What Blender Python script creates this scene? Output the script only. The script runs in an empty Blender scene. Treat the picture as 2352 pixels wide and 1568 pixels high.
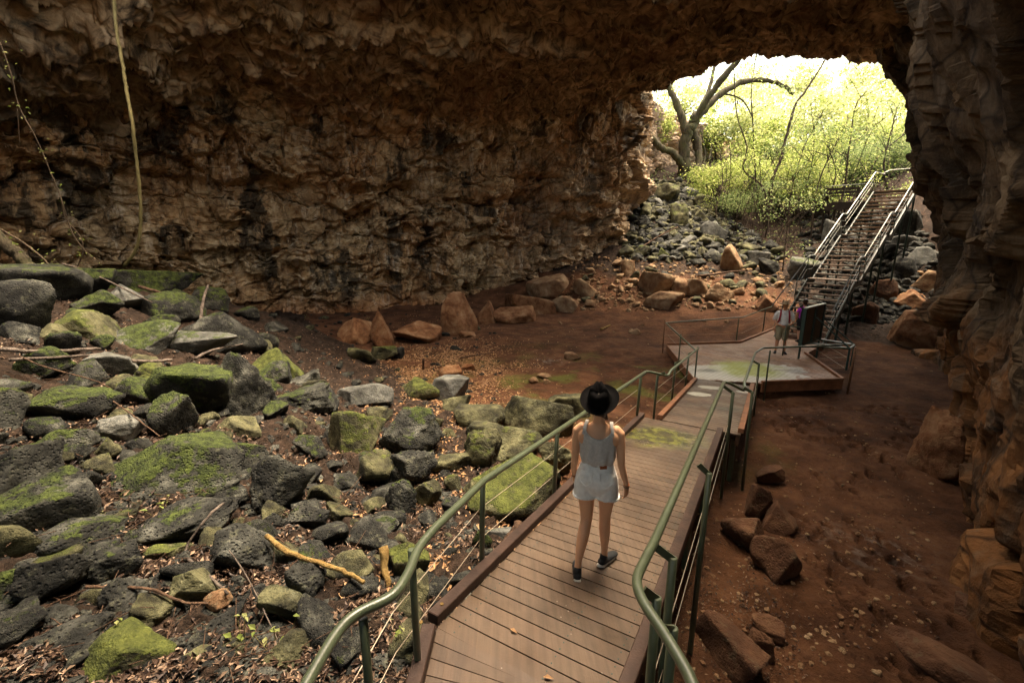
import bpy, bmesh, math, random
import numpy as np
from mathutils import Vector, Matrix

# ------------------------------------------------------------------ camera, sky, sun, exposure
S = bpy.context.scene
COL = S.collection
PITCH = math.radians(13.1)
FPX = 1050.0                      # focal length in pixels of a 2352 px wide view
CP, SP = math.cos(PITCH), math.sin(PITCH)
cd = bpy.data.cameras.new('camera'); cam = bpy.data.objects.new('camera', cd); COL.objects.link(cam)
cam.location = (0, 0, 0); cam.rotation_euler = (math.pi/2 - PITCH, 0, 0)
cd.sensor_width = 36.0; cd.lens = 36.0*FPX/2352.0; cd.clip_start = 0.05; cd.clip_end = 1200
S.camera = cam
S.view_settings.view_transform = 'Standard'; S.view_settings.look = 'None'
S.view_settings.gamma = 1.0; S.view_settings.exposure = 3.05
SUN_EL, SUN_AZ = math.radians(74), math.radians(55)      # azimuth measured from +Y towards +X
w = bpy.data.worlds.new("World"); S.world = w; w.use_nodes = True
wn, wl = w.node_tree.nodes, w.node_tree.links
bg = wn['Background']; sky = wn.new('ShaderNodeTexSky'); sky.sky_type = 'NISHITA'; sky.sun_disc = False
sky.sun_elevation = SUN_EL; sky.sun_rotation = SUN_AZ; sky.dust_density = 6.0; sky.air_density = 1.0; sky.ozone_density = 0.6
warm = wn.new('ShaderNodeMix'); warm.data_type = 'RGBA'; warm.blend_type = 'MULTIPLY'; warm.inputs[0].default_value = 1.0
warm.inputs[7].default_value = (1.0, 0.87, 0.66, 1)      # bright hazy cloud cover takes the blue out of the sky light
wl.new(sky.outputs[0], warm.inputs[6]); wl.new(warm.outputs[2], bg.inputs[0]); bg.inputs[1].default_value = 0.15
sd = bpy.data.lights.new('sun', 'SUN'); sd.energy = 1.0; sd.angle = math.radians(20); sd.color = (1.0, 0.93, 0.80)
sun = bpy.data.objects.new('sun', sd); COL.objects.link(sun)
sdir = Vector((math.sin(SUN_AZ)*math.cos(SUN_EL), math.cos(SUN_AZ)*math.cos(SUN_EL), math.sin(SUN_EL)))
sun.rotation_euler = sdir.to_track_quat('Z', 'Y').to_euler(); sun.location = (20, 20, 60)
S.cycles.use_denoising = True
S.cycles.max_bounces = 8; S.cycles.diffuse_bounces = 5; S.cycles.glossy_bounces = 3; S.cycles.transmission_bounces = 4
S.cycles.sample_clamp_indirect = 8.0

# ------------------------------------------------------------------ helpers: rays, noise, meshes
def raydir(u, v):
    a = (u-1176.0)/FPX; b = (784.0-v)/FPX
    return np.array([a, CP+b*SP, -SP+b*CP])
def atY(u, v, Y):
    d = raydir(u, v); return d*(Y/d[1])
def atZ(u, v, z):
    d = raydir(u, v); return d*(z/d[2])

_rs = np.random.RandomState(7)
_G = _rs.normal(size=(256, 3)); _G /= np.linalg.norm(_G, axis=1)[:, None]
def _hash(i, j, k, s=0):
    h = (i.astype(np.int64)*374761393 + j.astype(np.int64)*668265263 + k.astype(np.int64)*2147483647 + s*974634777) & 0xffffffff
    h = ((h ^ (h >> 13))*1274126177) & 0xffffffff
    h = ((h ^ (h >> 15))*2246822519) & 0xffffffff
    return h ^ (h >> 16)
def gnoise(P, s=0):
    F = np.floor(P); f = P-F; I = F.astype(np.int64)
    w_ = f*f*f*(f*(f*6-15)+10); out = np.zeros(len(P))
    for dx in (0, 1):
        wx = w_[:, 0] if dx else 1-w_[:, 0]
        for dy in (0, 1):
            wy = w_[:, 1] if dy else 1-w_[:, 1]
            for dz in (0, 1):
                wz = w_[:, 2] if dz else 1-w_[:, 2]
                g = _G[_hash(I[:, 0]+dx, I[:, 1]+dy, I[:, 2]+dz, s) & 255]
                out += wx*wy*wz*((f[:, 0]-dx)*g[:, 0]+(f[:, 1]-dy)*g[:, 1]+(f[:, 2]-dz)*g[:, 2])
    return out*1.6
def fbm(P, o=4, s=0, gain=.5):
    r = np.zeros(len(P)); a = 1.0
    for k in range(o):
        r += a*gnoise(P*(2.03**k)+k*11.3, s+k); a *= gain
    return r
def ridged(P, o=4, s=0, gain=.5):
    r = np.zeros(len(P)); a = 1.0
    for k in range(o):
        r += a*(1-2*np.abs(gnoise(P*(2.03**k)+k*7.7, s+k))); a *= gain
    return r
def voro(P, s=0, jit=.9):
    F = np.floor(P); I = F.astype(np.int64)
    f1 = np.full(len(P), 9.); f2 = np.full(len(P), 9.); cid = np.zeros(len(P))
    for dx in (-1, 0, 1):
        for dy in (-1, 0, 1):
            for dz in (-1, 0, 1):
                h = _hash(I[:, 0]+dx, I[:, 1]+dy, I[:, 2]+dz, s)
                q = np.stack([(h & 1023)/1023., ((h >> 10) & 1023)/1023., ((h >> 20) & 1023)/1023.], 1)
                q = .5+(q-.5)*jit
                d = np.linalg.norm(F+np.array([dx, dy, dz])+q-P, axis=1)
                m = d < f1
                f2 = np.where(m, f1, np.minimum(f2, d)); cid = np.where(m, (h >> 5 & 4095)/4095., cid); f1 = np.where(m, d, f1)
    return f1, f2, cid

def link(name, me, parent=None, mat=None, loc=None, rotz=None, smooth=True):
    if mat is not None: me.materials.append(mat)
    o = bpy.data.objects.new(name, me); COL.objects.link(o)
    if parent is not None: o.parent = parent
    if loc is not None: o.location = loc
    if rotz is not None: o.rotation_euler = (0, 0, rotz)
    return o
def npmesh(name, V, F, smooth=True):
    """V (n,3), F (m,k) integer array, all faces with k corners"""
    V = np.asarray(V, dtype=np.float32); F = np.asarray(F, dtype=np.int32)
    me = bpy.data.meshes.new(name); k = F.shape[1]
    me.vertices.add(len(V)); me.vertices.foreach_set('co', V.ravel())
    me.loops.add(F.size); me.loops.foreach_set('vertex_index', F.ravel())
    me.polygons.add(len(F)); me.polygons.foreach_set('loop_start', np.arange(0, F.size, k, dtype=np.int32))
    me.polygons.foreach_set('use_smooth', np.full(len(F), smooth, dtype=bool))
    me.update(calc_edges=True); return me
def gridfaces(n, m, wrap=False):
    """n rows of m vertices"""
    i = np.arange(n-1)[:, None]; j = np.arange(m if wrap else m-1)[None, :]; j2 = (j+1) % m
    return np.stack([i*m+j, i*m+j2, (i+1)*m+j2, (i+1)*m+j], -1).reshape(-1, 4)
class MB:
    """collects boxes, tubes and loose faces; build() links them as ONE mesh object"""
    def __init__(s): s.v = []; s.f = []; s.n = 0
    def add(s, V, F):
        s.v += [tuple(map(float, p)) for p in V]; s.f += [tuple(int(i)+s.n for i in f) for f in F]; s.n = len(s.v)
    def box(s, c, size, R=None, taper=None):
        hx, hy, hz = [q/2 for q in size]
        P = [Vector((sx*hx, sy*hy, sz*hz)) for sz in (-1, 1) for sy in (-1, 1) for sx in (-1, 1)]
        if R is not None: P = [R @ p for p in P]
        c = Vector(c); s.add([p+c for p in P], [(0, 2, 3, 1), (4, 5, 7, 6), (0, 1, 5, 4), (2, 6, 7, 3), (0, 4, 6, 2), (1, 3, 7, 5)])
    def beam(s, a, b, wd, ht, up=(0, 0, 1)):
        a, b = Vector(a), Vector(b); y = (b-a).normalized(); x = y.cross(Vector(up)).normalized(); z = x.cross(y)
        R = Matrix((x, y, z)).transposed(); s.box((a+b)/2, (wd, (b-a).length, ht), R)
    def tube(s, pts, r, n=10, cap=True):
        pts = [Vector(p) for p in pts]; rr = r if hasattr(r, '__len__') else [r]*len(pts)
        V = []; F = []; prev = None
        for i, p in enumerate(pts):
            t = (pts[min(i+1, len(pts)-1)]-pts[max(i-1, 0)]).normalized()
            if prev is None: x = t.orthogonal().normalized()
            else: x = (prev-t*prev.dot(t)).normalized()
            prev = x; y = t.cross(x)
            for k in range(n):
                a = 2*math.pi*k/n; V.append(p+(x*math.cos(a)+y*math.sin(a))*rr[i])
        for i in range(len(pts)-1):
            for k in range(n):
                F.append((i*n+k, i*n+(k+1) % n, (i+1)*n+(k+1) % n, (i+1)*n+k))
        if cap: F.append(tuple(range(n-1, -1, -1))); F.append(tuple((len(pts)-1)*n+k for k in range(n)))
        s.add(V, F)
    def build(s, name, mat, parent=None, smooth=False, bevel=0):
        me = bpy.data.meshes.new(name); me.from_pydata(s.v, [], s.f)
        if bevel:
            bm = bmesh.new(); bm.from_mesh(me)
            bmesh.ops.bevel(bm, geom=bm.edges[:], offset=bevel, segments=1, affect='EDGES', profile=.5)
            bm.to_mesh(me); bm.free()
        if smooth:
            for p in me.polygons: p.use_smooth = True
        me.update(); return link(name, me, parent, mat)
def tag(o, label=None, cat=None, group=None, kind=None):
    if label: o['label'] = label
    if cat: o['category'] = cat
    if group: o['group'] = group
    if kind: o['kind'] = kind
    return o
def empty(name, loc=(0, 0, 0), rz=0, label=None, cat=None, group=None):
    o = bpy.data.objects.new(name, None); COL.objects.link(o); o.location = loc; o.rotation_euler = (0, 0, rz)
    o.empty_display_size = .2; return tag(o, label, cat, group)
def smoothpath(pts, n=8):
    """Catmull-Rom through 3-D points"""
    P = [Vector(p) for p in pts]
    if len(P) < 3: return P
    Q = [P[0]*2-P[1]]+P+[P[-1]*2-P[-2]]; out = []
    for i in range(1, len(Q)-2):
        for k in range(n):
            t = k/n; a, b, c, d = Q[i-1], Q[i], Q[i+1], Q[i+2]
            out.append(.5*((2*b)+(c-a)*t+(2*a-5*b+4*c-d)*t*t+(3*b-a-3*c+d)*t**3))
    out.append(P[-1]); return out
def sstep(a, b, x): t = np.clip((x-a)/(b-a), 0, 1); return t*t*(3-2*t)

# ------------------------------------------------------------------ terrain height (thin plate through surveyed points)
GP = np.array([
 # red dirt floor
 (2,14,-4.2),(6,15.5,-4.2),(-2,18,-4.2),(-5,21,-4.15),(0,22,-4.1),(5,20.5,-4.1),(4,10,-4.2),(1.5,12.5,-4.2),(3.5,7,-4.25),(6,6,-4.3),(8,10,-4.25),(11,12.5,-4.15),(7,13,-4.25),
 (5.2,3,-4.35),(2.5,3.8,-4.25),(12.5,14.5,-4.1),(8.6,18.5,-4.1),(-1,25,-3.9),(-6,24,-4.0),(3,3,-4.3),(4,0,-4.2),
 # rubble slope up to the mouth
 (3,25,-3.6),(0.7,27.5,-3.1),(6.8,26,-2.64),(9.3,23,-3.2),(4.7,28.5,-1.7),(6.8,30,-.6),(8.8,29,-.55),(10,34,2.6),(10.4,36,3.8),(13.8,38,4.7),(13,33,1.6),(15,29,-1.0),
 (10.9,20,-3.5),(12.5,22.5,-3.0),(15,25,-2.0),(17,30,-.5),(20,34,1.5),(24,38,4),(17,20.5,-3.5),(18,22,-2.8),(19.5,23.4,-1.0),(20.5,27,.9),(24,24.5,2.2),(16,22,-2.4),(13,18,-3.9),
 (12,44,7),(18,44,6.2),(28,46,7.5),(32,36,6),(30,28,5),(40,30,8),(20,60,10),(40,60,12),(0,60,12),
 # boulder pile on the left
 (-13.3,12,-1.1),(-12.3,14,-1.6),(-10.7,15.5,-2.1),(-9.4,17,-2.8),(-8.3,18,-3.6),(-6.3,17.2,-4.15),(-3.6,13.5,-4.1),(-2.4,11.4,-4.05),(-4.2,8.8,-3.3),(-5.8,7.4,-2.8),(-6.75,6.25,-2.4),
 (-7.3,9.6,-2.5),(-8.2,7.8,-2.0),(-6.8,12.1,-3.2),(-.65,8.4,-4.0),(-1.6,5.5,-3.6),(-.14,4.9,-3.6),(-3,4.9,-3.25),(-4.05,4.35,-2.95),(-4.7,3.95,-2.7),(-2,3.05,-3.2),(-.8,3.15,-3.35),
 (-3.4,2.75,-2.95),(-2,0,-3.1),(-6,0,-2.6),(1,0,-3.7),(5,-3,-4),(-10,2,-1.6),(-15,6,-.5),(-17,12,-1.2),(-15,15,-2.2),(-13,18,-3.4),(-10,20,-3.8),(1.5,3.5,-4.1),(1,2,-4.0),(.6,6.6,-3.85),(1.2,8.5,-4.0),
 (-10,9.5,-1.5),(-30,10,2),(-30,30,4),(-10,-20,0),(20,-20,0),(-40,-20,4),(50,0,8),(-20,60,10)], float)
def _tps(d): return np.where(d > 1e-9, d*d*np.log(np.maximum(d, 1e-9)), 0)
def tps_fit(P):
    n = len(P); D = np.linalg.norm(P[:, None, :2]-P[None, :, :2], axis=2)
    A = np.zeros((n+3, n+3)); A[:n, :n] = _tps(D)+np.eye(n)*.05; A[:n, n] = 1; A[:n, n+1:] = P[:, :2]
    A[n, :n] = 1; A[n+1:, :n] = P[:, :2].T
    return np.linalg.solve(A, np.r_[P[:, 2], 0, 0, 0])
def tps_eval(P, wt, X, Y):
    r = wt[len(P)]+wt[len(P)+1]*X+wt[len(P)+2]*Y
    for i in range(len(P)): r = r+wt[i]*_tps(np.hypot(X-P[i, 0], Y-P[i, 1]))
    return r
GW = tps_fit(GP)
def hraw(X, Y):
    X = np.atleast_1d(np.asarray(X, float)); Y = np.atleast_1d(np.asarray(Y, float))
    h = tps_eval(GP, GW, X, Y); R = np.hypot(X, Y); k = sstep(50, 75, R)
    return h*(1-k)+k*(9+R*.01)
def pile(X, Y):
    """1 on the humus and boulder slopes, 0 on the red dirt floor"""
    X = np.asarray(X, float); Y = np.asarray(Y, float)
    n = gnoise(np.stack([X*.5, Y*.5, X*0], 1), 5)*.9
    edge = np.interp(Y, [-5, 2, 5, 8.5, 11, 13.5, 16.5, 18.5, 30], [1.2, .8, .3, -.2, -1.9, -3.2, -5.6, -8.2, -14])
    a = sstep(.6, -.8, X-edge+n*.6)
    b = sstep(-2.9, -1.6, hraw(X, Y)+n*.4)*sstep(18, 22, Y)
    c = sstep(12.6, 14.2, X+n*.5)*sstep(15.5, 17.5, Y)
    return np.clip(a+b+c, 0, 1)
def hfun(X, Y):
    X = np.atleast_1d(np.asarray(X, float)); Y = np.atleast_1d(np.asarray(Y, float)); h = hraw(X, Y)
    Q = np.stack([X, Y, X*0], 1); p = pile(X, Y)
    return h+fbm(Q*.35, 3, 31)*.10+fbm(Q*1.1, 3, 41)*(.03+.10*p)
def H(x, y): return float(hfun([x], [y])[0])
def hit(u, v, off=0.0):
    """where the line of sight through a pixel of the survey picture meets the ground"""
    d = raydir(u, v); t = np.linspace(1.5, 60, 1500); P = d[None]*t[:, None]
    g = hraw(P[:, 0], P[:, 1])+off; below = np.nonzero(P[:, 2] < g)[0]
    i = below[0] if len(below) else len(t)-1
    if i > 0 and len(below):
        a, b = P[i-1, 2]-g[i-1], P[i, 2]-g[i]; k = a/(a-b) if a != b else 0; tt = t[i-1]+(t[i]-t[i-1])*k
        return d*tt, tt
    return P[i], t[i]

# ------------------------------------------------------------------ materials
class NT:
    def __init__(s, name, rough=.9, spec=.25):
        s.m = bpy.data.materials.new(name); s.m.use_nodes = True; s.n = s.m.node_tree.nodes; s.l = s.m.node_tree.links
        s.b = s.n['Principled BSDF']; s.b.inputs['Roughness'].default_value = rough; s.b.inputs['Specular IOR Level'].default_value = spec
        s.tc = s.n.new('ShaderNodeTexCoord'); s.o = s.tc.outputs['Object']
    def con(s, a, b):
        if hasattr(a, 'is_output') or isinstance(a, bpy.types.NodeSocket): s.l.new(a, b)
        else:
            if isinstance(a, (tuple, list)) and len(a) == 3 and b.type == 'RGBA': a = (*a, 1)
            b.default_value = a
    def mapv(s, scale=(1, 1, 1), loc=(0, 0, 0), rot=(0, 0, 0), vec=None):
        m = s.n.new('ShaderNodeMapping'); s.con(vec or s.o, m.inputs[0]); m.inputs['Scale'].default_value = scale
        m.inputs['Location'].default_value = loc; m.inputs['Rotation'].default_value = rot; return m.outputs[0]
    def noise(s, sc, det=6, rough=.6, dist=0, vec=None, col=False):
        t = s.n.new('ShaderNodeTexNoise'); s.con(vec or s.o, t.inputs['Vector']); t.inputs['Scale'].default_value = sc
        t.inputs['Detail'].default_value = det; t.inputs['Roughness'].default_value = rough; t.inputs['Distortion'].default_value = dist
        return t.outputs['Color' if col else 'Fac']
    def voro(s, sc, feat='F1', vec=None, out='Distance', rnd=1):
        t = s.n.new('ShaderNodeTexVoronoi'); t.feature = feat; s.con(vec or s.o, t.inputs['Vector']); t.inputs['Scale'].default_value = sc
        t.inputs['Randomness'].default_value = rnd; return t.outputs[out]
    def ramp(s, fac, stops, interp='LINEAR'):
        r = s.n.new('ShaderNodeValToRGB'); s.con(fac, r.inputs[0]); e = r.color_ramp.elements; r.color_ramp.interpolation = interp
        while len(e) < len(stops): e.new(.5)
        for i, (p, c) in enumerate(stops):
            e[i].position = p; e[i].color = (*c, 1) if hasattr(c, '__len__') else (c, c, c, 1)
        return r.outputs[0]
    def mix(s, f, a, b, mode='MIX'):
        m = s.n.new('ShaderNodeMix'); m.data_type = 'RGBA'; m.blend_type = mode; s.con(f, m.inputs[0]); s.con(a, m.inputs[6]); s.con(b, m.inputs[7]); return m.outputs[2]
    def math(s, op, a, b=0.0, clamp=False):
        m = s.n.new('ShaderNodeMath'); m.operation = op; m.use_clamp = clamp; s.con(a, m.inputs[0]); s.con(b, m.inputs[1]); return m.outputs[0]
    def sep(s, v):
        m = s.n.new('ShaderNodeSeparateXYZ'); s.con(v, m.inputs[0]); return m.outputs
    def vmath(s, op, a, b):
        m = s.n.new('ShaderNodeVectorMath'); m.operation = op; s.con(a, m.inputs[0]); s.con(b, m.inputs[1]); return m.outputs[0]
    def bump(s, h, dist=.05, st=1.0, nrm=None):
        b = s.n.new('ShaderNodeBump'); s.con(h, b.inputs['Height']); b.inputs['Distance'].default_value = dist; b.inputs['Strength'].default_value = st
        if nrm is not None: s.l.new(nrm, b.inputs['Normal'])
        return b.outputs[0]
    def geo(s, out): 
        g = s.n.new('ShaderNodeNewGeometry'); return g.outputs[out]
    def done(s, col, nrm=None, rough=None):
        s.con(col, s.b.inputs['Base Color'])
        if nrm is not None: s.l.new(nrm, s.b.inputs['Normal'])
        if rough is not None: s.con(rough, s.b.inputs['Roughness'])
        return s.m
def plain(name, col, rough=.6, spec=.3, metal=0, var=.25, nsc=6, bump=.0, bsc=40):
    t = NT(name, rough, spec); n = t.noise(nsc, 5)
    c = t.mix(t.ramp(n, [(.3, 0), (.7, 1)]), tuple(x*(1-var) for x in col), tuple(min(1, x*(1+var)) for x in col))
    t.b.inputs['Metallic'].default_value = metal
    return t.done(c, t.bump(t.noise(bsc, 4), bump) if bump else None)

def m_cliff():
    t = NT('layered_cave_rock', .92, .2)
    warp = t.noise(.9, 4, .6, col=True)
    wv = t.mix(.18, t.o, warp, 'ADD')
    big = t.noise(.22, 5, .6, vec=t.mapv((1, 1, 1.3)))
    a = t.ramp(t.noise(1.3, 10, .72, .3, vec=t.mapv((1, 1, 1.5))), [(.30, (.035, .025, .015)), (.40, (.19, .130, .068)), (.50, (.42, .295, .155)), (.58, (.60, .46, .27)), (.70, (.74, .64, .46))])
    b = t.ramp(t.noise(1.7, 8, .7, .4, vec=t.mapv((1, 1, .45))), [(.34, (.05, .030, .015)), (.45, (.27, .150, .065)), (.55, (.50, .31, .145)), (.70, (.66, .50, .29))])
    c = t.mix(t.ramp(big, [(.42, 0), (.56, 1)]), a, b)
    # pale mineral drips that run down the face
    drip = t.ramp(t.noise(1.0, 7, .62, .5, vec=t.mapv((3.4, 3.4, .33))), [(.52, 0), (.64, 1)])
    drip = t.math('MULTIPLY', drip, t.ramp(t.noise(.35, 3), [(.42, 0), (.6, 1)]))
    c = t.mix(t.math('MULTIPLY', drip, .85), c, (.72, .62, .46))
    # soot-dark lichen patches
    dk = t.ramp(t.noise(.42, 8, .66, .3, vec=t.mapv((1.35, 1.35, .5), (3.2, 1.1, 7))), [(.53, 0), (.59, 1)])
    c = t.mix(t.math('MULTIPLY', dk, .85), c, (.022, .019, .014))
    xyz = t.sep(t.o)
    # rust staining just above the floor
    r_ = t.math('MULTIPLY', t.ramp(t.math('ADD', t.math('MULTIPLY', xyz[2], .25), 1.0), [(.02, 1), (.30, 0)]), .8)
    rn = t.math('MULTIPLY', r_, t.ramp(t.noise(.8, 5), [(.35, .45), (.6, 1)]))
    c = t.mix(rn, c, t.mix(t.noise(2.2, 6), (.30, .11, .035), (.42, .19, .075)))
    # the open-air end of the cliff is weathered grey-pink
    g = t.ramp(t.math('MULTIPLY', xyz[1], .02), [(.54, 0), (.64, 1)])
    c = t.mix(t.math('MULTIPLY', g, .6), c, t.mix(t.ramp(t.noise(1.6, 7), [(.4, 0), (.6, 1)]), (.30, .25, .19), (.50, .40, .31)))
    cr = t.ramp(t.voro(.9, 'DISTANCE_TO_EDGE', vec=t.mapv((1, 1, 1.5), vec=wv)), [(.0, 0), (.028, 1)])
    cr2 = t.ramp(t.voro(2.6, 'DISTANCE_TO_EDGE', vec=t.mapv((1, 1, 1.2), vec=wv)), [(.0, .2), (.03, 1)])
    c = t.mix(t.math('MULTIPLY', t.math('SUBTRACT', 1.0, cr), .6), c, (.02, .012, .008))
    h = t.math('ADD', t.math('MULTIPLY', t.noise(2.6, 12, .7, .1, vec=t.mapv((1, 1, 2.2))), 1.3), t.math('MULTIPLY', cr2, .16))
    h = t.math('ADD', h, t.math('MULTIPLY', t.noise(1.1, 6, .6, .8, vec=t.mapv((2.2, 2.2, .5))), .6))
    h = t.math('MULTIPLY', h, t.ramp(t.noise(.4, 3, vec=t.mapv((1, 1, 1), (9, 2, 4))), [(.40, .35), (.58, 1.15)]))
    return t.done(c, t.bump(h, .11))
def m_ceiling():
    t = NT('melted_lava_roof', .85, .25)
    warp = t.noise(.45, 5, .6, col=True); wv = t.mix(1.3, t.o, warp, 'ADD')
    n = t.noise(1.2, 9, .66, 1.6, vec=t.mapv((.8, 1.2, 1)))
    c = t.ramp(n, [(.33, (.025, .018, .011)), (.43, (.13, .088, .048)), (.53, (.32, .220, .120)), (.63, (.50, .36, .205)), (.76, (.62, .48, .30))])
    red = t.ramp(t.noise(.28, 4, .6, vec=t.mapv((1, 1, 1), (4, 9, 0))), [(.5, 0), (.62, 1)])
    c = t.mix(t.math('MULTIPLY', red, .32), c, t.mix(t.noise(2, 5), (.16, .06, .025), (.34, .15, .065)))
    e = t.voro(.85, 'DISTANCE_TO_EDGE', vec=wv)
    rim = t.ramp(e, [(.015, 0), (.045, 1), (.075, 1), (.15, 0)])
    c = t.mix(t.math('MULTIPLY', rim, t.ramp(t.noise(.7, 4), [(.4, 0), (.62, .75)])), c, (.50, .37, .22))
    x = t.sep(t.o)
    # weathered lichen-grey rock at the open skylight end
    g = t.math('MULTIPLY', t.ramp(t.math('ADD', t.math('MULTIPLY', x[0], -.04), t.math('MULTIPLY', t.noise(.5, 4), .25)), [(.66, 0), (.82, 1)]), .8)
    c = t.mix(g, c, t.ramp(t.noise(1.4, 7), [(.38, (.015, .015, .012)), (.5, (.06, .06, .05)), (.62, (.15, .16, .11))]))
    h = t.math('ADD', t.noise(1.6, 9, .6, .5), t.math('MULTIPLY', t.ramp(e, [(0, 0), (.12, 1)]), .5))
    return t.done(c, t.bump(h, .13))
def m_pillar():
    t = NT('blocky_side_rock', .9, .22)
    n = t.noise(.9, 12, .72, .3, vec=t.mapv((1, 1, .6)))
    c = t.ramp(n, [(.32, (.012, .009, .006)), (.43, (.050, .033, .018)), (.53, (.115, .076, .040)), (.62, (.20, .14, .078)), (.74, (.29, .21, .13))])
    x = t.sep(t.o)
    r_ = t.ramp(t.math('ADD', t.math('MULTIPLY', x[2], .2), t.math('MULTIPLY', t.noise(.5, 5), .9)), [(.0, 1), (.22, 0)])
    c = t.mix(t.math('MULTIPLY', r_, .75), c, t.mix(t.ramp(t.noise(1.5, 7), [(.4, 0), (.62, 1)]), (.08, .038, .014), (.30, .125, .035)))
    dr = t.math('MULTIPLY', t.ramp(t.noise(1.0, 6, .6, .8, vec=t.mapv((2.2, 2.2, .35))), [(.56, 0), (.66, 1)]), .5)
    c = t.mix(dr, c, (.20, .155, .105))
    e = t.voro(.8, 'DISTANCE_TO_EDGE', vec=t.mix(.25, t.o, t.noise(1, 3, col=True), 'ADD'))
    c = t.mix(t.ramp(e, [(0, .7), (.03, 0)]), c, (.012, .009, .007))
    pit = t.ramp(t.voro(9), [(.0, 0), (.35, 1)])
    h = t.math('ADD', t.noise(1.6, 14, .74, .1), t.math('MULTIPLY', pit, .05))
    return t.done(c, t.bump(h, .13))
def m_ground():
    t = NT('cave_floor', .95, .15)
    at = t.n.new('ShaderNodeAttribute'); at.attribute_name = 'soil'; p = t.sep(at.outputs['Vector'])
    dirt = t.ramp(t.noise(1.3, 10, .65), [(.32, (.036, .015, .007)), (.5, (.090, .040, .018)), (.66, (.155, .074, .036))])
    dirt = t.mix(t.math('MULTIPLY', t.ramp(t.noise(9, 6), [(.45, 0), (.7, 1)]), .4), dirt, (.06, .028, .018))
    ms = t.math('MULTIPLY', t.ramp(t.noise(.55, 6, .65, vec=t.mapv((1, 1, 1), (2.2, 5.5, 0))), [(.52, 0), (.62, 1)]), p[1])
    dirt = t.mix(t.math('MULTIPLY', ms, .8), dirt, t.mix(t.noise(12, 3), (.05, .055, .012), (.13, .15, .03)))
    hum = t.ramp(t.noise(5, 9, .7), [(.3, (.012, .008, .006)), (.5, (.028, .018, .012)), (.66, (.06, .037, .025)), (.8, (.11, .07, .045))])
    c = t.mix(t.ramp(t.math('ADD', p[0], t.math('MULTIPLY', t.math('SUBTRACT', t.noise(2.5, 5), .5), .6)), [(.35, 0), (.65, 1)]), dirt, hum)
    c = t.mix(t.math('MULTIPLY', p[2], t.ramp(t.noise(6, 5), [(.5, 0), (.64, .55)])), c, (.26, .23, .20))
    h = t.math('ADD', t.noise(6, 9, .7), t.math('MULTIPLY', t.noise(28, 5, .7), .35))
    return t.done(c, t.bump(h, .10))
def m_boulder(name, stops, pit=.3, mossc=((.012, .019, .004), (.068, .090, .016)), bd=.075, sc=2.2, rust=0):
    t = NT(name, .9, .25)
    oi = t.n.new('ShaderNodeObjectInfo'); oc = t.sep(oi.outputs['Color']); rn = oi.outputs['Random']
    off = t.vmath('ADD', t.o, t.vmath('MULTIPLY', rn, (60, 31, 17)))
    n = t.noise(sc, 9, .64, .3, vec=off)
    c = t.ramp(n, stops)
    # powdery lichen blotches
    li = t.ramp(t.noise(7, 6, .7, vec=off), [(.56, 0), (.64, 1)])
    c = t.mix(t.math('MULTIPLY', li, t.math('MULTIPLY', oc[1], .6)), c, (.17, .17, .11))
    nz = t.sep(t.geo('Normal'))[2]
    f = t.math('ADD', t.math('MULTIPLY', t.math('ADD', nz, .25), .55), t.math('MULTIPLY', t.math('SUBTRACT', t.noise(2.1, 7, .68, vec=off), .5), 2.2))
    f = t.math('ADD', f, t.math('MULTIPLY', t.math('SUBTRACT', oc[0], .92), 1.0))
    f = t.math('ADD', f, t.math('MULTIPLY', t.math('SUBTRACT', t.noise(12, 5, .7, vec=off), .5), 1.3))
    mf = t.ramp(f, [(.42, 0), (.58, 1)])
    moss = t.mix(t.ramp(t.noise(9, 6, .7, vec=off), [(.38, 0), (.66, 1)]), mossc[0], mossc[1])
    c = t.mix(t.math('MULTIPLY', mf, t.math('MINIMUM', t.math('MULTIPLY', oc[0], 3.0), .95)), c, moss)
    pv = t.ramp(t.voro(26, vec=off), [(.05, 0), (.4, 1)])
    h = t.math('ADD', t.noise(5, 10, .68, .2, vec=off), t.math('MULTIPLY', pv, pit))
    h = t.math('ADD', h, t.math('MULTIPLY', t.math('MULTIPLY', mf, t.noise(60, 3, vec=off)), .25))
    return t.done(c, t.bump(h, bd))
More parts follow.
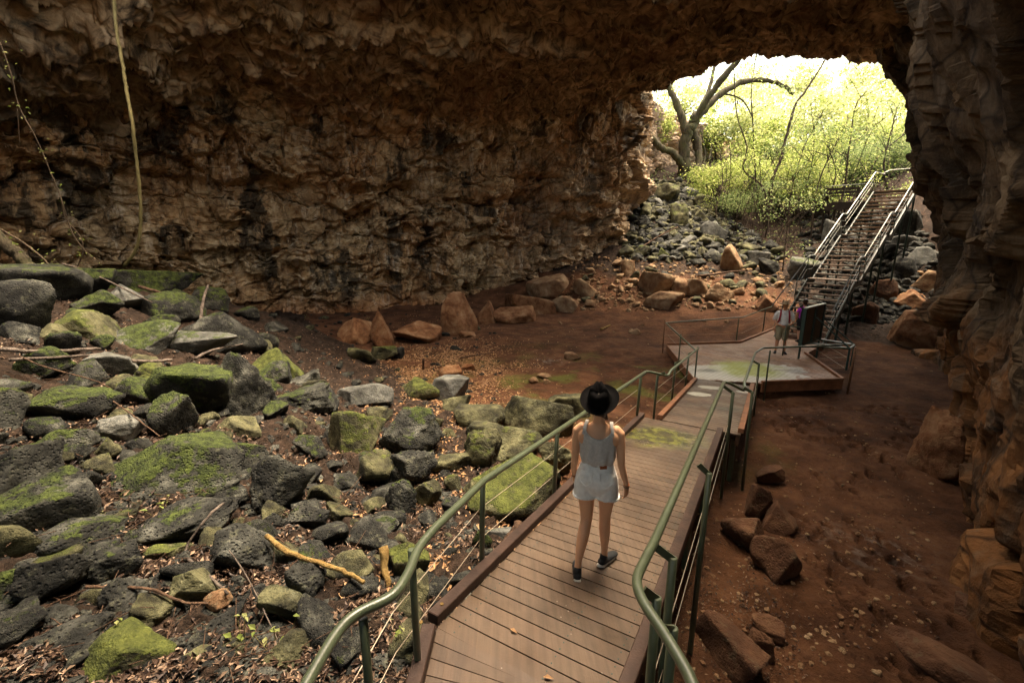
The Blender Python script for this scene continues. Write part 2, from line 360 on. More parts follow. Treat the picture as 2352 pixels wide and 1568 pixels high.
def m_deck(name, c0, c1, c2, kind=0):
    t = NT(name, .55, .35)
    isl = t.geo('Random Per Island')
    ang = math.radians(60) if kind != 2 else 0
    g = t.noise(1, 6, .6, vec=t.mapv((22, 1.5, 1) , rot=(0, 0, -math.radians(-30) if kind < 2 else math.radians(-45))))
    c = t.mix(t.ramp(isl, [(0, 0), (1, 1)]), c0, c1)
    c = t.mix(t.ramp(t.noise(1.3, 7, .65), [(.38, 0), (.64, .8)]), c, c2)
    c = t.mix(t.ramp(g, [(.35, .35), (.6, 0)]), c, tuple(x*.5 for x in c0))
    # bird droppings and dried specks
    sp = t.ramp(t.voro(11), [(.035, 1), (.075, 0)]); sp2 = t.ramp(t.noise(1.7, 3), [(.42, 0), (.55, 1)])
    c = t.mix(t.math('MULTIPLY', t.math('MULTIPLY', sp, sp2), .55), c, (.42, .37, .30))
    rough = t.ramp(t.noise(2.2, 5), [(.35, .38), (.65, .7)])
    def blob(x, y, rx, ry, soft=.35, nz=.6, sc=2.5, rot=0):
        q = t.mapv((1/rx, 1/ry, 0), (-x/rx, -y/ry, 0)); q = t.mix(nz, q, t.vmath('SUBTRACT', t.noise(sc, 5, .6, col=True), (.5, .5, .5)), 'ADD')
        l = t.n.new('ShaderNodeVectorMath'); l.operation = 'LENGTH'; s_ = t.vmath('MULTIPLY', q, (1, 1, 0)); t.l.new(s_, l.inputs[0])
        return t.ramp(l.outputs['Value'], [(1-soft, 1), (1.0, 0)])
    if kind == 2:
        for a_ in ((5.9, 12.7, 1.25, .7), (7.3, 13.0, 1.4, .6), (6.6, 12.3, 1.7, .55)):
            c = t.mix(t.math('MULTIPLY', blob(*a_, soft=.10, nz=1.7, sc=3.2), .85), c, (.46, .45, .38))
        c = t.mix(t.math('MULTIPLY', blob(6.95, 13.0, 1.15, 1.1, soft=.45, nz=1.8, sc=3), .95), c, (.25, .28, .035))
        c = t.mix(t.math('MULTIPLY', blob(8.2, 12.7, .45, .25, soft=.5, nz=.9), .7), c, (.22, .21, .18))
        c = t.mix(t.math('MULTIPLY', blob(5.7, 12.8, .45, .3, soft=.7, nz=1.2), .75), c, (.05, .05, .03))
    if kind == 1:
        for a_ in ((5.0, 10.9, .42, .2), (4.35, 10.1, .32, .2), (5.65, 10.6, .2, .14)):
            c = t.mix(t.math('MULTIPLY', blob(*a_, soft=.12, nz=1.6, sc=5), .8), c, (.40, .40, .33))
        c = t.mix(t.math('MULTIPLY', blob(4.4, 8.9, .45, .18, soft=.6, nz=1.3), .8), c, (.035, .035, .02))
        wet = blob(2.45, 6.95, .85, .62, soft=.5, nz=1.0)
        c = t.mix(t.math('MULTIPLY', wet, .75), c, t.mix(t.ramp(t.noise(5, 5), [(.42, 0), (.62, 1)]), (.035, .036, .022), (.15, .16, .035)))
        rough = t.math('MULTIPLY', rough, t.math('SUBTRACT', 1.0, t.math('MULTIPLY', wet, .75)))
    return t.done(c, t.bump(t.math('ADD', g, t.math('MULTIPLY', t.noise(60, 3), .3)), .004), rough)
def m_leaf(name, a, b, trans=.5, c=None):
    t = NT(name, .55, .3); r = t.geo('Random Per Island')
    st = [(0, a), (1, b)] if c is None else [(0, a), (.55, b), (1, c)]
    col = t.ramp(r, st); t.done(col)
    if trans:
        tr = t.n.new('ShaderNodeBsdfTranslucent'); t.l.new(col, tr.inputs[0]); mx = t.n.new('ShaderNodeMixShader'); mx.inputs[0].default_value = trans
        t.l.new(t.b.outputs[0], mx.inputs[1]); t.l.new(tr.outputs[0], mx.inputs[2]); t.l.new(mx.outputs[0], t.n['Material Output'].inputs[0])
    return t.m
def m_bark(name, a, b, moss=0.0):
    t = NT(name, .9, .2); n = t.noise(1, 7, .65, vec=t.mapv((9, 9, 1.6)))
    c = t.mix(t.ramp(n, [(.35, 0), (.65, 1)]), a, b)
    if moss: c = t.mix(t.math('MULTIPLY', t.ramp(t.noise(1.4, 5), [(.4, 0), (.58, 1)]), moss), c, (.055, .065, .014))
    return t.done(c, t.bump(n, .08))
M = dict(
 cliff=m_cliff(), ceil=m_ceiling(), pillar=m_pillar(), ground=m_ground(),
 basalt=m_boulder('dark_pitted_basalt', [(.34, (.005, .005, .0045)), (.49, (.018, .018, .015)), (.6, (.052, .052, .043)), (.72, (.15, .15, .125))], .5),
 olive=m_boulder('olive_lichen_rock', [(.35, (.010, .009, .005)), (.48, (.040, .038, .018)), (.6, (.105, .100, .049)), (.74, (.22, .21, .115))], .18, ((.030, .037, .007), (.105, .12, .024))),
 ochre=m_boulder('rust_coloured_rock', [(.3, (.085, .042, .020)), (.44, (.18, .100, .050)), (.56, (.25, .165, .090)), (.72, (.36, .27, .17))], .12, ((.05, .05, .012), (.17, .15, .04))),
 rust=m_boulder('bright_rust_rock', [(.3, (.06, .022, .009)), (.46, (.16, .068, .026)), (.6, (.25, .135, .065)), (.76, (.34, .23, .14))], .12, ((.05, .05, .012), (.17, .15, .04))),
 shade_rust=m_boulder('shade_toned_rust_rock', [(.3, (.035, .015, .008)), (.5, (.085, .040, .020)), (.7, (.15, .078, .040))], .12),  # darker copy of the rust rock, with shade put into its colour
 grey=m_boulder('pale_grey_rock', [(.3, (.03, .03, .026)), (.5, (.09, .09, .08)), (.66, (.18, .18, .16)), (.8, (.30, .295, .26))], .12),
 deck=m_deck('weathered_deck_boards', (.034, .020, .011), (.092, .056, .033), (.125, .085, .054), 1),
 deck2=m_deck('platform_deck_boards', (.13, .060, .028), (.27, .135, .068), (.28, .165, .095), 2),
 kerb=plain('dark_kerb_timber', (.045, .024, .016), .6, .3, 0, .35, 5, .004, 30),
 kerb2=plain('red_kerb_timber', (.21, .092, .042), .65, .3, 0, .3, 5, .004, 30),
 joist=plain('dark_joist_timber', (.07, .035, .018), .8, .2, 0, .3, 5),  # dark brown timber for the bearers
 green=plain('sage_green_paint', (.065, .080, .046), .32, .5, 0, .16, 9, .001, 90),
 rustp=plain('rust_brown_paint', (.15, .075, .035), .6, .4, 0, .3, 9),
 steel=plain('galvanised_steel', (.34, .35, .31), .35, .5, .6, .15, 9),
 cable=plain('steel_cable', (.33, .27, .20), .4, .5, .5, .1, 9),
 tread=plain('brown_stair_timber', (.19, .135, .09), .6, .3, 0, .2, 5),
 darkmetal=plain('dark_green_frame', (.022, .045, .036), .45, .4, 0, .2, 9),
 darkwood=plain('black_brown_timber', (.030, .022, .016), .7, .3, 0, .3, 5),
 board=plain('brown_back_panel', (.16, .11, .065), .6, .3, 0, .2, 3),
 vine=m_bark('pale_vine_bark', (.10, .085, .03), (.24, .20, .085)),
 dvine=m_bark('dark_vine_bark', (.05, .035, .022), (.13, .095, .06)),
 bark=m_bark('mossy_tree_bark', (.025, .020, .012), (.085, .068, .042), .4),
 sapl=m_bark('sapling_bark', (.022, .016, .010), (.075, .055, .038)),
 stick=m_bark('grey_stick_bark', (.05, .038, .030), (.17, .135, .11)),
 ystick=m_bark('yellow_stripped_wood', (.13, .075, .022), (.30, .20, .07)),
 rstick=m_bark('brown_stick_bark', (.035, .020, .013), (.12, .07, .042)),
 litter=m_leaf('dead_leaves', (.020, .012, .009), (.070, .040, .026), 0, (.29, .20, .135)),
 pale_litter=m_leaf('dry_pale_leaves', (.22, .11, .05), (.48, .30, .15), 0),
 leafA=m_leaf('bright_green_leaves', (.13, .19, .035), (.29, .35, .085), .65, (.52, .52, .22)),
 leafC=m_leaf('glare_paled_leaves', (.34, .40, .14), (.55, .58, .26), .6, (.74, .74, .44)),  # crown colour paled to stand in for overexposed glare and haze
 leafB=m_leaf('grey_green_leaves', (.08, .125, .04), (.19, .25, .09), .6, (.38, .41, .19)),
 skin=plain('suntanned_skin', (.66, .36, .205), .45, .35, 0, .06, 9),
 skin2=plain('tanned_skin', (.45, .22, .12), .5, .3, 0, .06, 9),
 denim=plain('bleached_denim', (.80, .82, .80), .85, .2, 0, .12, 26, .003, 160),
 cotton=plain('grey_marl_cotton', (.50, .48, .45), .9, .15, 0, .14, 60, .002, 160),
 felt=plain('charcoal_felt', (.0055, .005, .005), .95, .03, 0, .15, 40),
 hair=plain('dark_brown_hair', (.035, .018, .010), .5, .3, 0, .3, 60),
 black=plain('black_fabric', (.012, .013, .014), .8, .3, 0, .2, 30),
 white=plain('white_rubber', (.72, .68, .60), .6, .3, 0, .05, 9),
 leather=plain('tan_leather_patch', (.30, .095, .035), .5, .3, 0, .1, 9),
 shirt=plain('white_shirt_cotton', (.62, .60, .56), .85, .2, 0, .08, 9, .004, 30),
 khaki=plain('khaki_cotton', (.27, .24, .15), .85, .2, 0, .12, 9, .004, 30),
 straw=plain('tan_felt', (.34, .24, .13), .85, .2, 0, .1, 9),
 maroon=plain('maroon_strap', (.24, .022, .030), .7, .3, 0, .1, 9),
 purple=plain('purple_cotton', (.42, .035, .40), .7, .3, 0, .1, 9),
)

# ------------------------------------------------------------------ ground
def build_ground():
    fine = np.radians(np.arange(-60, 60, .145)); co = np.radians(np.arange(64, 296, 4.0)); th = np.r_[fine, co]
    r = .5*np.exp(np.linspace(0, math.log(420/.5), 760))
    r = np.r_[.5*np.exp(np.linspace(0, math.log(48/.5), 720)), 48*np.exp(np.linspace(.05, math.log(420/48), 40))]
    R, T = np.meshgrid(r, th, indexing='ij'); X = (R*np.sin(T)).ravel(); Y = (R*np.cos(T)).ravel()
    Z = hfun(X, Y); p = pile(X, Y); Q = np.stack([X, Y, X*0], 1)
    Z += p*np.maximum(0, ridged(Q*2.1, 3, 77)-.8)*.11+gnoise(Q*4.3, 9)*.012
    Z += (1-p)*sstep(22, 10, R.ravel())*(fbm(Q*3.1, 3, 19)*.018)
    # scuffed footprints in the soft dirt right of the boardwalk
    rng = np.random.RandomState(3)
    trails = [[(6.6, 11.2), (8.2, 10.6), (9.8, 10.9)], [(6.1, 9.9), (6.9, 8.6), (7.6, 7.9)], [(5.6, 7.4), (6.6, 7.3)], [(5.4, 6.2), (5.2, 5.2), (4.9, 4.4), (4.6, 3.6)], [(4.6, 6.5), (4.4, 5.4), (4.1, 4.4), (3.9, 3.4)], [(7.8, 8.7), (9.0, 9.3), (9.6, 10.6)], [(5.9, 9.2), (6.6, 10.2), (7.4, 9.2), (7.0, 7.6)]]
    sel = np.nonzero((X > 2.5) & (X < 12) & (Y > 2) & (Y < 13))[0]; xs, ys = X[sel], Y[sel]; dz = np.zeros(len(sel))
    for tr in trails:
        tr = np.array(tr); L = np.r_[0, np.cumsum(np.linalg.norm(np.diff(tr, axis=0), axis=1))]
        for s_ in np.arange(0, L[-1], .085):
            cx = np.interp(s_, L, tr[:, 0])+rng.normal()*.16; cy = np.interp(s_, L, tr[:, 1])+rng.normal()*.16
            a = rng.uniform(-.5, .5); dx = xs-cx; dy = ys-cy; u_ = dx*math.cos(a)+dy*math.sin(a); v_ = -dx*math.sin(a)+dy*math.cos(a)
            q = (u_/.042)**2+(v_/rng.uniform(.06, .10))**2
            dz += -rng.uniform(.09, .18)*np.exp(-q)+.012*np.exp(-((np.sqrt(q)-1.7)/.5)**2)
    Z[sel] += dz
    V = np.stack([X, Y, Z], 1); n, m = len(r), len(th)
    F = gridfaces(n, m, wrap=True)
    V = np.vstack([V, [[0, 0, H(0, 0)]]]); me = npmesh('cave_floor', V, F)
    at = me.attributes.new('soil', 'FLOAT_VECTOR', 'POINT')
    mz = np.exp(-(((X-4)/5.5)**2+((Y-12.5)/3.6)**2))                # where thin moss grows on the dirt
    ash = np.exp(-(((X-1.3)/.9)**2+((Y-15.3)/.55)**2)*2)+.8*np.exp(-(((X-5.1)/.9)**2+((Y-5.6)/.7)**2)*2)+.45*np.exp(-(((X-11)/1.5)**2+((Y-15.5)/.6)**2)*2)
    A = np.zeros((len(V), 3)); A[:-1, 0] = p; A[:-1, 1] = np.clip(mz*1.3, 0, 1)*(X < 5.5); A[:-1, 2] = np.clip(ash, 0, 1)
    at.data.foreach_set('vector', A.astype(np.float32).ravel())
    tag(link('ground', me, None, M['ground']), kind='structure')
build_ground()

# ------------------------------------------------------------------ cave rock
def resample(P, n):
    P = np.array(P, float); Q = np.array([tuple(p) for p in smoothpath([(a, b, 0) for a, b in P], 16)])[:, :2]
    L = np.r_[0, np.cumsum(np.linalg.norm(np.diff(Q, axis=0), axis=1))]; s_ = np.linspace(0, L[-1], n)
    R = np.stack([np.interp(s_, L, Q[:, 0]), np.interp(s_, L, Q[:, 1])], 1); T = np.gradient(R, axis=0); T /= np.linalg.norm(T, axis=1)[:, None]
    k = np.ones(9)/9
    return R, T, L[-1]
def cliff_sheet(plan, n, zs, side, disp, name, mat, **kw):
    R, T, L = resample(plan, n); N = np.stack([T[:, 1], -T[:, 0]], 1)*side            # towards the cave
    Zg, _ = np.meshgrid(zs, np.arange(n), indexing='ij'); m = len(zs)
    X = np.repeat(R[None, :, 0], m, 0).ravel(); Y = np.repeat(R[None, :, 1], m, 0).ravel(); Z = Zg.ravel()
    Nx = np.repeat(N[None, :, 0], m, 0).ravel(); Ny = np.repeat(N[None, :, 1], m, 0).ravel()
    d, dz = disp(X, Y, Z); V = np.stack([X+Nx*d, Y+Ny*d, Z+dz], 1)
    return tag(link(name, npmesh(name, V, gridfaces(m, n), smooth=False), None, mat), **kw)
WALL = [(-23, -6), (-21, 4), (-19.8, 10), (-18.6, 14), (-17, 17), (-15.3, 19.5), (-13, 21.5), (-10, 23.2), (-6.4, 25.2), (-3.1, 27), (0, 28.5), (3.3, 29.5), (5.8, 30.1), (7.4, 30.8), (8.7, 34), (11, 38.5), (15, 43), (20, 48), (30, 56), (45, 62)]
def d_wall(X, Y, Z):
    P = np.stack([X, Y, Z], 1)
    W = P+np.stack([fbm(P*.5, 3, 60), fbm(P*.5, 3, 61), fbm(P*.5, 3, 62)], 1)*.32
    f1, f2, c = voro(W*np.array([.55, .55, .62]), 3); g1, g2, c2 = voro(W*np.array([1.7, 1.7, 1.2]), 5); k1, k2, c3 = voro(W*np.array([3.6, 3.6, 2.6]), 8)
    strat = ridged(W*np.array([.30, .30, 1.5]), 3, 12)
    low = sstep(-2.0, 1.5, Z)
    mk = .25+1.0*sstep(-.35, .35, fbm(P*np.array([.35, .35, .45]), 2, 55))
    d = fbm(P*.16, 3, 1)*.9+(c-.5)*.85*low+mk*((c2-.5)*.5+(c3-.5)*.22+strat*.16)+fbm(P*2.2, 4, 2)*.085-.22*sstep(.06, 0, f2-f1)-.07*sstep(.1, 0, g2-g1)
    sc_ = (W[:, 0]*.8+W[:, 1]*.6); row = np.floor(W[:, 2]*1.55); rj = (_hash(row.astype(np.int64), row.astype(np.int64)*0, row.astype(np.int64)*0+3) & 1023)/1023.
    col = np.floor(sc_*.8+rj*3); d += (((_hash(row.astype(np.int64), col.astype(np.int64), row.astype(np.int64)*0) & 1023)/1023.)-.5)*.6*sstep(3.2, 2.0, Z)
    row2 = np.floor(W[:, 2]*4.2); col2 = np.floor(sc_*2.3+row2*.37); d += (((_hash(row2.astype(np.int64), col2.astype(np.int64), row2.astype(np.int64)*0+9) & 1023)/1023.)-.5)*.20*mk
    cols = ridged(W*np.array([1.3, 1.3, .22]), 2, 44); d += cols*.10*sstep(-3, 0, Z)*sstep(4.5, 2, Z)
    d += sstep(2.2, 7.5, Z)**1.3*3.0*sstep(32, 29, Y)                 # leans over to meet the roof
    led = Z-2.5-fbm(P*.12, 2, 90)*1.1; d += .55*sstep(-.3, .1, led)*sstep(2.2, .6, led)   # a jutting ledge band
    d += .5*sstep(-2.6, -4.2, Z)*.6
    return d, fbm(P*.7, 3, 70)*.22
cliff_sheet(WALL, 1050, np.linspace(-5.3, 9.6, 235), 1, d_wall, 'cave_wall', M['cliff'], label='long layered brown cave wall of blocky basalt with pale drips, behind the boulders', cat='cave wall')

SIDE = [(4.2, -12), (3.4, -6), (3.4, -1), (3.9, 1.4), (4.6, 2.6), (5.3, 3.7), (6.1, 4.9), (7.9, 7.3), (10.0, 9.5), (12.1, 11.9), (13.6, 14), (14.5, 15.8), (15.8, 17.2), (19, 18.3), (24, 19.8), (32, 21), (42, 22)]
def d_side(X, Y, Z):
    P = np.stack([X, Y, Z], 1); W = P+np.stack([fbm(P*.45, 3, 160), fbm(P*.45, 3, 161), fbm(P*.45, 3, 162)], 1)*.5
    f1, f2, c = voro(W*np.array([.42, .42, .26]), 23); g1, g2, c2 = voro(W*np.array([1.2, 1.2, .7]), 25)
    near = sstep(9, 4, Y); d = fbm(P*.2, 2, 101)*.4-.02+.22*near-.36*sstep(10.5, 13.5, Y)+(c-.5)*(.85-.55*near)+(c2-.5)*(.36-.27*near)+fbm(P*1.3, 4, 102)*(.10-.05*near)-.25*sstep(.05, 0, f2-f1)+ridged(W*np.array([1.5, 1.5, .5]), 3, 55)*.08+fbm(P*4.0, 3, 104)*.03
    d += np.interp(Z, [-5.5, -4.2, -3, -1, 1, 2.4, 4.6, 5.7, 7.4, 9.5], [-.1, -.1, .05, .1, .5, 1.15, 1.6, 2.15, 2.8, 3.6])*(1-.35*near)
    d += .55*np.exp(-((Z+1.6)/.8)**2)*sstep(6, 8, Y)*sstep(14, 11, Y)
    return d, fbm(P*.7, 3, 170)*.2
cliff_sheet(SIDE, 900, np.linspace(-5.6, 9.8, 300), -1, d_side, 'cave_pillar', M['pillar'], label='massive dark fractured rock face bulging out along the right side of the picture', cat='rock face')

CP_ = np.array([(5, 31.5, 6.6), (7.1, 29, 8.4), (8.55, 28, 8.45), (10.1, 26.5, 8.7), (11.2, 25, 8.67), (12.3, 24, 8.5), (14.2, 23, 8.15), (15, 21.5, 7.5), (17, 20, 6.5),
 (3.3, 29.5, 6.1), (-3.3, 27.5, 5.3), (-11, 23.5, 4.9), (-16, 19.5, 4.4), (-18.5, 16, 4.7), (-20, 11, 5.2), (-15, 14, 6.4), (-8.6, 18, 8.0), (0, 19, 8.3), (4.7, 17.5, 8.0), (7.8, 15, 7.6), (0, 15.5, 8.8), (-8.6, 15, 8.3), (5, 14, 8.3), (-14, 12, 7.2), (10, 11, 6.8), (12, 17, 7.0),
 (-12, 19, 6.6), (-5, 22, 7.0), (0, 24, 7.3), (4, 26, 7.6), (8, 20, 7.9), (8, 24, 8.3), (-24, 10, 6), (14, 0, 6), (12, 5, 6.5), (20, 10, 5), (20, -5, 5), (-24, 25, 4), (-10, 32, 4)], float)
CW = tps_fit(CP_)
def build_ceiling():
    xs = np.r_[np.linspace(-25, -8, 270), np.linspace(-7.94, 16, 420), np.linspace(16.2, 24, 30)]
    lx = [-25, -20, -18, -15, -10, -3, 3.3, 5.8, 7.1, 8.55, 10.1, 11.2, 12.3, 14.2, 15, 17, 20, 24]; ly = [8, 16.5, 20, 23.5, 26.5, 30.5, 32.5, 31.8, 29, 28, 26.5, 25, 24, 23, 21.5, 20.5, 20.2, 21.5]
    lip = np.interp(xs, lx, ly)+gnoise(np.stack([xs*1.3, xs*0+3, xs*0], 1), 4)*.45+gnoise(np.stack([xs*3.7, xs*0+3, xs*0], 1), 6)*.18
    near = np.interp(xs, NEARX, NEARY)+gnoise(np.stack([xs*.5, xs*0, xs*0], 1), 2)*1.2; near = np.minimum(near, lip-.6)
    rows = []
    def at(f, dz=0, dy=0):
        y = near+(lip-near)*f; return y+dy, np.clip(tps_eval(CP_, CW, xs, y), 3.4, 9.8)+dz
    for k in range(8, 0, -1): rows.append(at(0, k*.5, -.15*k))
    nm = 560
    for k in range(nm): rows.append(at((k/(nm-1))**.85))
    for k in range(1, 15): rows.append(at(1, k*.3, .04*k))
    for k in range(1, 9): y, z = at(1-k/8, 4.3, 0); rows.append((y, z))
    Y = np.concatenate([r[0] for r in rows]); Z = np.concatenate([r[1] for r in rows]); X = np.tile(xs, len(rows)); m = len(xs)
    P = np.stack([X, Y, Z], 1)
    W = P+np.stack([fbm(P*.45, 3, 201), fbm(P*.45, 3, 202), fbm(P*.45, 3, 203)], 1)*1.3
    f1, f2, c = voro(W*np.array([.62, .8, .7]), 31); g1, g2, c2 = voro(W*np.array([1.9, 2.3, 2.0]), 33)
    e = f2-f1; d = sstep(.16, .02, e)*.16+(c-.5)*.34+(c2-.5)*.10+ridged(W*np.array([.38, .95, .8]), 2, 35)*.20+ridged(W*np.array([1.1, 2.2, 1.6]), 2, 38)*.06+fbm(P*2.1, 3, 36)*.03
    # big hanging blocks near the open skylight end on the left
    lf = sstep(-4, -11, X)*sstep(22, 15, Y); h1, h2, hc = voro(W*np.array([.42, .42, .3]), 41); d += lf*((hc-.4)*1.0)
    led = sstep(.0, .25, (Y-19.5-.35*X)-gnoise(np.stack([X*.3, Y*.3, X*0], 1), 8)*2)*sstep(13, 3, X); d += led*.55+sstep(.0, 1.0, ridged(W*np.array([.33, .33, .33]), 1, 91))*.45*sstep(24, 19, Y)
    under = np.zeros(len(rows)); under[8:8+nm] = 1; under[8+nm:8+nm+3] = .8; under = np.repeat(under, m)
    P[:, 2] -= (d-.1)*np.maximum(under, .25)
    P[:, 1] += (fbm(P*1.1, 3, 37)*.25)*(1-under)
    P[:, 0] += fbm(P*.9, 3, 39)*.12*under
    tag(link('cave_roof', npmesh('cave_roof', P, gridfaces(len(rows), m)), None, M['ceil']), label='low dark arching cave roof of swirled reddish lava rock over the boardwalk', cat='cave roof')
def back_rock():
    # unseen cliff and roof added behind the viewpoint to block part of the sky
    P = [(-23, -6), (-20, -12), (-12, -16), (-2, -17), (4.2, -12)]
    def d_(X, Y, Z): Q = np.stack([X, Y, Z], 1); return fbm(Q*.4, 4, 7)*.8+fbm(Q*1.5, 3, 8)*.2, X*0
    cliff_sheet(P, 160, np.linspace(-5, 2.0, 40), 1, d_, 'sky_block_cliff', M['cliff'], label='unseen pit wall behind the viewpoint, added to block low sky light', cat='cave wall')
    xs = np.linspace(-26, 24, 150); f = np.linspace(0, 1, 70); ye = np.interp(xs, [-26, -14, -8, -2, 1, 4, 8, 24], REAR)
    X = np.tile(xs, 70); Y = np.concatenate([-20+(ye+20)*k for k in f]); Z = 6.7+X*0; Q = np.stack([X, Y, Z], 1); Q[:, 2] += fbm(Q*.3, 4, 9)*.7
    V = np.vstack([Q, Q[-150:]+[0, .3, 2.5], Q[:150]+[0, -.5, 2.5]])
    tag(link('sky_block_roof', npmesh('sky_block_roof', V, gridfaces(72, 150)), None, M['ceil']), label='unseen rear roof added to keep sky light off the near slope', cat='cave roof')
REAR = [8, 9, 8, 4, 2.5, 4, 8, 8]  # front edge of the added roof, drawn to darken the lower left
NEARX = [-25, -18, -15, -12, -8.6, -4, 0, 3, 5, 8, 10, 12, 14, 24]
NEARY = [12, 12.4, 12.8, 13.6, 15.2, 15.8, 16.0, 15.4, 14.2, 11.5, 7, 0, -8, -14]
build_ceiling()

back_rock()

# ------------------------------------------------------------------ boardwalk, platform, staircase
E = Vector((.5, .8660, 0)); NN = Vector((.8660, -.5, 0)); UP = Vector((0, 0, 1))
B0 = Vector((-.54, 2.75, 0))                       # where the first ramp starts (bend of the left kerb)
W1 = 1.34
def z1(s): return -2.76-.09*s
def ramp1(s, n, h=0): p = B0+E*s+NN*n; return Vector((p.x, p.y, z1(s)+h))
L1 = 6.02
R2 = Vector((2.72, 7.88, 0)); W2 = 1.34; L2 = 4.72
def z2(s): return z1(L1)-.005-.11*s
def ramp2(s, n, h=0): p = R2+E*s+NN*n; return Vector((p.x, p.y, z2(s)+h))
ZP = -3.85
def slab(mb, quad, th):
    """a board: four top corners, thickness th"""
    q = [Vector(p) for p in quad]; lo = [p-UP*th for p in q]
    mb.add(q+lo, [(0, 1, 2, 3), (7, 6, 5, 4), (0, 4, 5, 1), (1, 5, 6, 2), (2, 6, 7, 3), (3, 7, 4, 0)])
bw = empty('boardwalk', ramp1(2, .6), 0, 'timber boardwalk with green tube rails and dark kerbs sloping down under the woman', 'boardwalk')
def under(o, root): o.parent = root; o.matrix_parent_inverse = Matrix.Translation(-root.location); return o
mb = MB(); pw, gap = .138, .009; s = 0.0
while s < L1-.05:
    e = min(s+pw-gap, L1); slab(mb, [ramp1(s, .0), ramp1(s, W1), ramp1(e, W1), ramp1(e, .0)], .03); s += pw
a0, b0 = ramp1(0, 0), ramp1(0, W1); n = 12           # boards fan round the bend towards the viewer
A_, B_ = Vector((-.60, .75, -2.72)), Vector((1.05, .55, -2.72)); bend = Vector((.80, 2.02, -2.74))
for k in range(16):
    def lr(i):
        f = i/16
        pl = a0.lerp(A_, f); pr = b0.lerp(bend, f*3.2) if f*3.2 < 1 else bend.lerp(B_, (f*3.2-1)/2.2)
        return pl, pr
    p0, p1 = lr(k); p2, p3 = lr(k+1); g = .045
    slab(mb, [p2.lerp(p0, g), p3.lerp(p1, g), p1, p0], .03)
under(mb.build('decking', M['deck'], None, bevel=.002), bw)
mb = MB(); s = 0.0
while s < L2-.02:
    e = min(s+pw-gap, L2); slab(mb, [ramp2(s, 0), ramp2(s, W2), ramp2(e, W2), ramp2(e, 0)], .03); s += pw
under(mb.build('decking', M['deck'], None, bevel=.002), bw)
mb = MB()
for k in range(44):
    for n_ in (.13, .16+.5*W1, W1-.14):
        for o_ in (.03, .095):
            p = ramp1(k*pw+o_, n_, .001); mb.tube([p, p+UP*.0015], .006, 6)
tag(under(mb.build('screw_heads', M['darkmetal'], None), bw), kind='stuff')
def kerb(root, pts, mat, wd=.095, ht=.085, lift=.03):
    mb = MB()
    for a, b in zip(pts[:-1], pts[1:]): mb.beam(Vector(a)+UP*(ht/2+lift*0+.002), Vector(b)+UP*(ht/2+.002), wd, ht)
    o = mb.build('kerb', M[mat], None, bevel=.006); return under(o, root)
kerb(bw, [ramp1(.01, -.05), ramp1(L1, -.05)], 'kerb'); kerb(bw, [A_+Vector((-.05, 0, 0)), a0+Vector((-.05, -.05, 0))], 'kerb')
kerb(bw, [ramp1(-.25, W1-.02), ramp1(L1-.02, W1-.05)], 'kerb'); kerb(bw, [B_+Vector((.0, 0, 0)), ramp1(-.33, W1-.02)], 'kerb')
kerb(bw, [ramp2(0, .0), ramp2(L2-.35, .0)], 'kerb2'); kerb(bw, [ramp2(.1, W2), ramp2(L2, W2)], 'kerb2')
# bolts on the kerb joints
for p in (ramp1(.12, -.05, .088), ramp1(-.1, -.06, .088), ramp1(-.12, W1-.02, .088), ramp1(-.45, W1+.02, .088)):
    mb = MB(); mb.tube([p, p+UP*.008], .014, 8); under(mb.build('bolt', M['ystick'], None), bw)
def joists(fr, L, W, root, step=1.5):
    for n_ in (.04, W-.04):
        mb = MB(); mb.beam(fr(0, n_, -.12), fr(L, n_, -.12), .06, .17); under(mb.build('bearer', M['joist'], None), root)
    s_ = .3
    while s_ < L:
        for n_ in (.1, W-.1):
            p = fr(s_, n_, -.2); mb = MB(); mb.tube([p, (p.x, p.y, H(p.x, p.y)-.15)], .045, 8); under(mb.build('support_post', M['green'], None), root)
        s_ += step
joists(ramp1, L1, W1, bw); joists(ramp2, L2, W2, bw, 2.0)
mb = MB(); mb.beam(A_-UP*.12, a0-UP*.12, .06, .17); under(mb.build('bearer', M['joist'], None), bw); mb = MB(); mb.beam(B_-UP*.12, b0-UP*.12, .06, .17); under(mb.build('bearer', M['joist'], None), bw)

def rail(root, pts, r=.026, mat='green', n=6):
    mb = MB(); mb.tube(smoothpath(pts, n) if n else pts, r, 12); o = under(mb.build('handrail', M[mat], None, smooth=True), root); return o
def post(root, foot, top, arm=None, r=.026, mat='green'):
    """tube post with a flat bracket arm reaching up to the rail"""
    mb = MB(); mb.tube([foot, top, Vector(top)+UP*.004], [r, r, r*.8], 12); o = under(mb.build('post', M[mat], None, smooth=False), root)
    for p in o.data.polygons: p.use_smooth = len(p.vertices) == 4
    if arm is not None:
        mb = MB(); a = Vector(top)-UP*.015; b = Vector(arm)-UP*.012; mb.beam(a, b, .012, .05)
        c = mb.build('bracket', M[mat], None); c.parent = o
    return o
def cable(root, pts, mat='cable', r=.0035):
    mb = MB(); mb.tube(pts, r, 6); return under(mb.build('cable', M[mat], None), root)
def corner(pts, rad=.12, k=4):
    """round the corners of a rail path"""
    P = [Vector(p) for p in pts]; out = [P[0]]
    for i in range(1, len(P)-1):
        a = (P[i-1]-P[i]); b = (P[i+1]-P[i]); ra = min(rad, a.length*.45); rb = min(rad, b.length*.45)
        s0, s1 = P[i]+a.normalized()*ra, P[i]+b.normalized()*rb
        for j in range(k+1):
            t = j/k; out.append(s0*(1-t)**2+P[i]*2*t*(1-t)+s1*t*t)
    out.append(P[-1]); return out
hr = .94
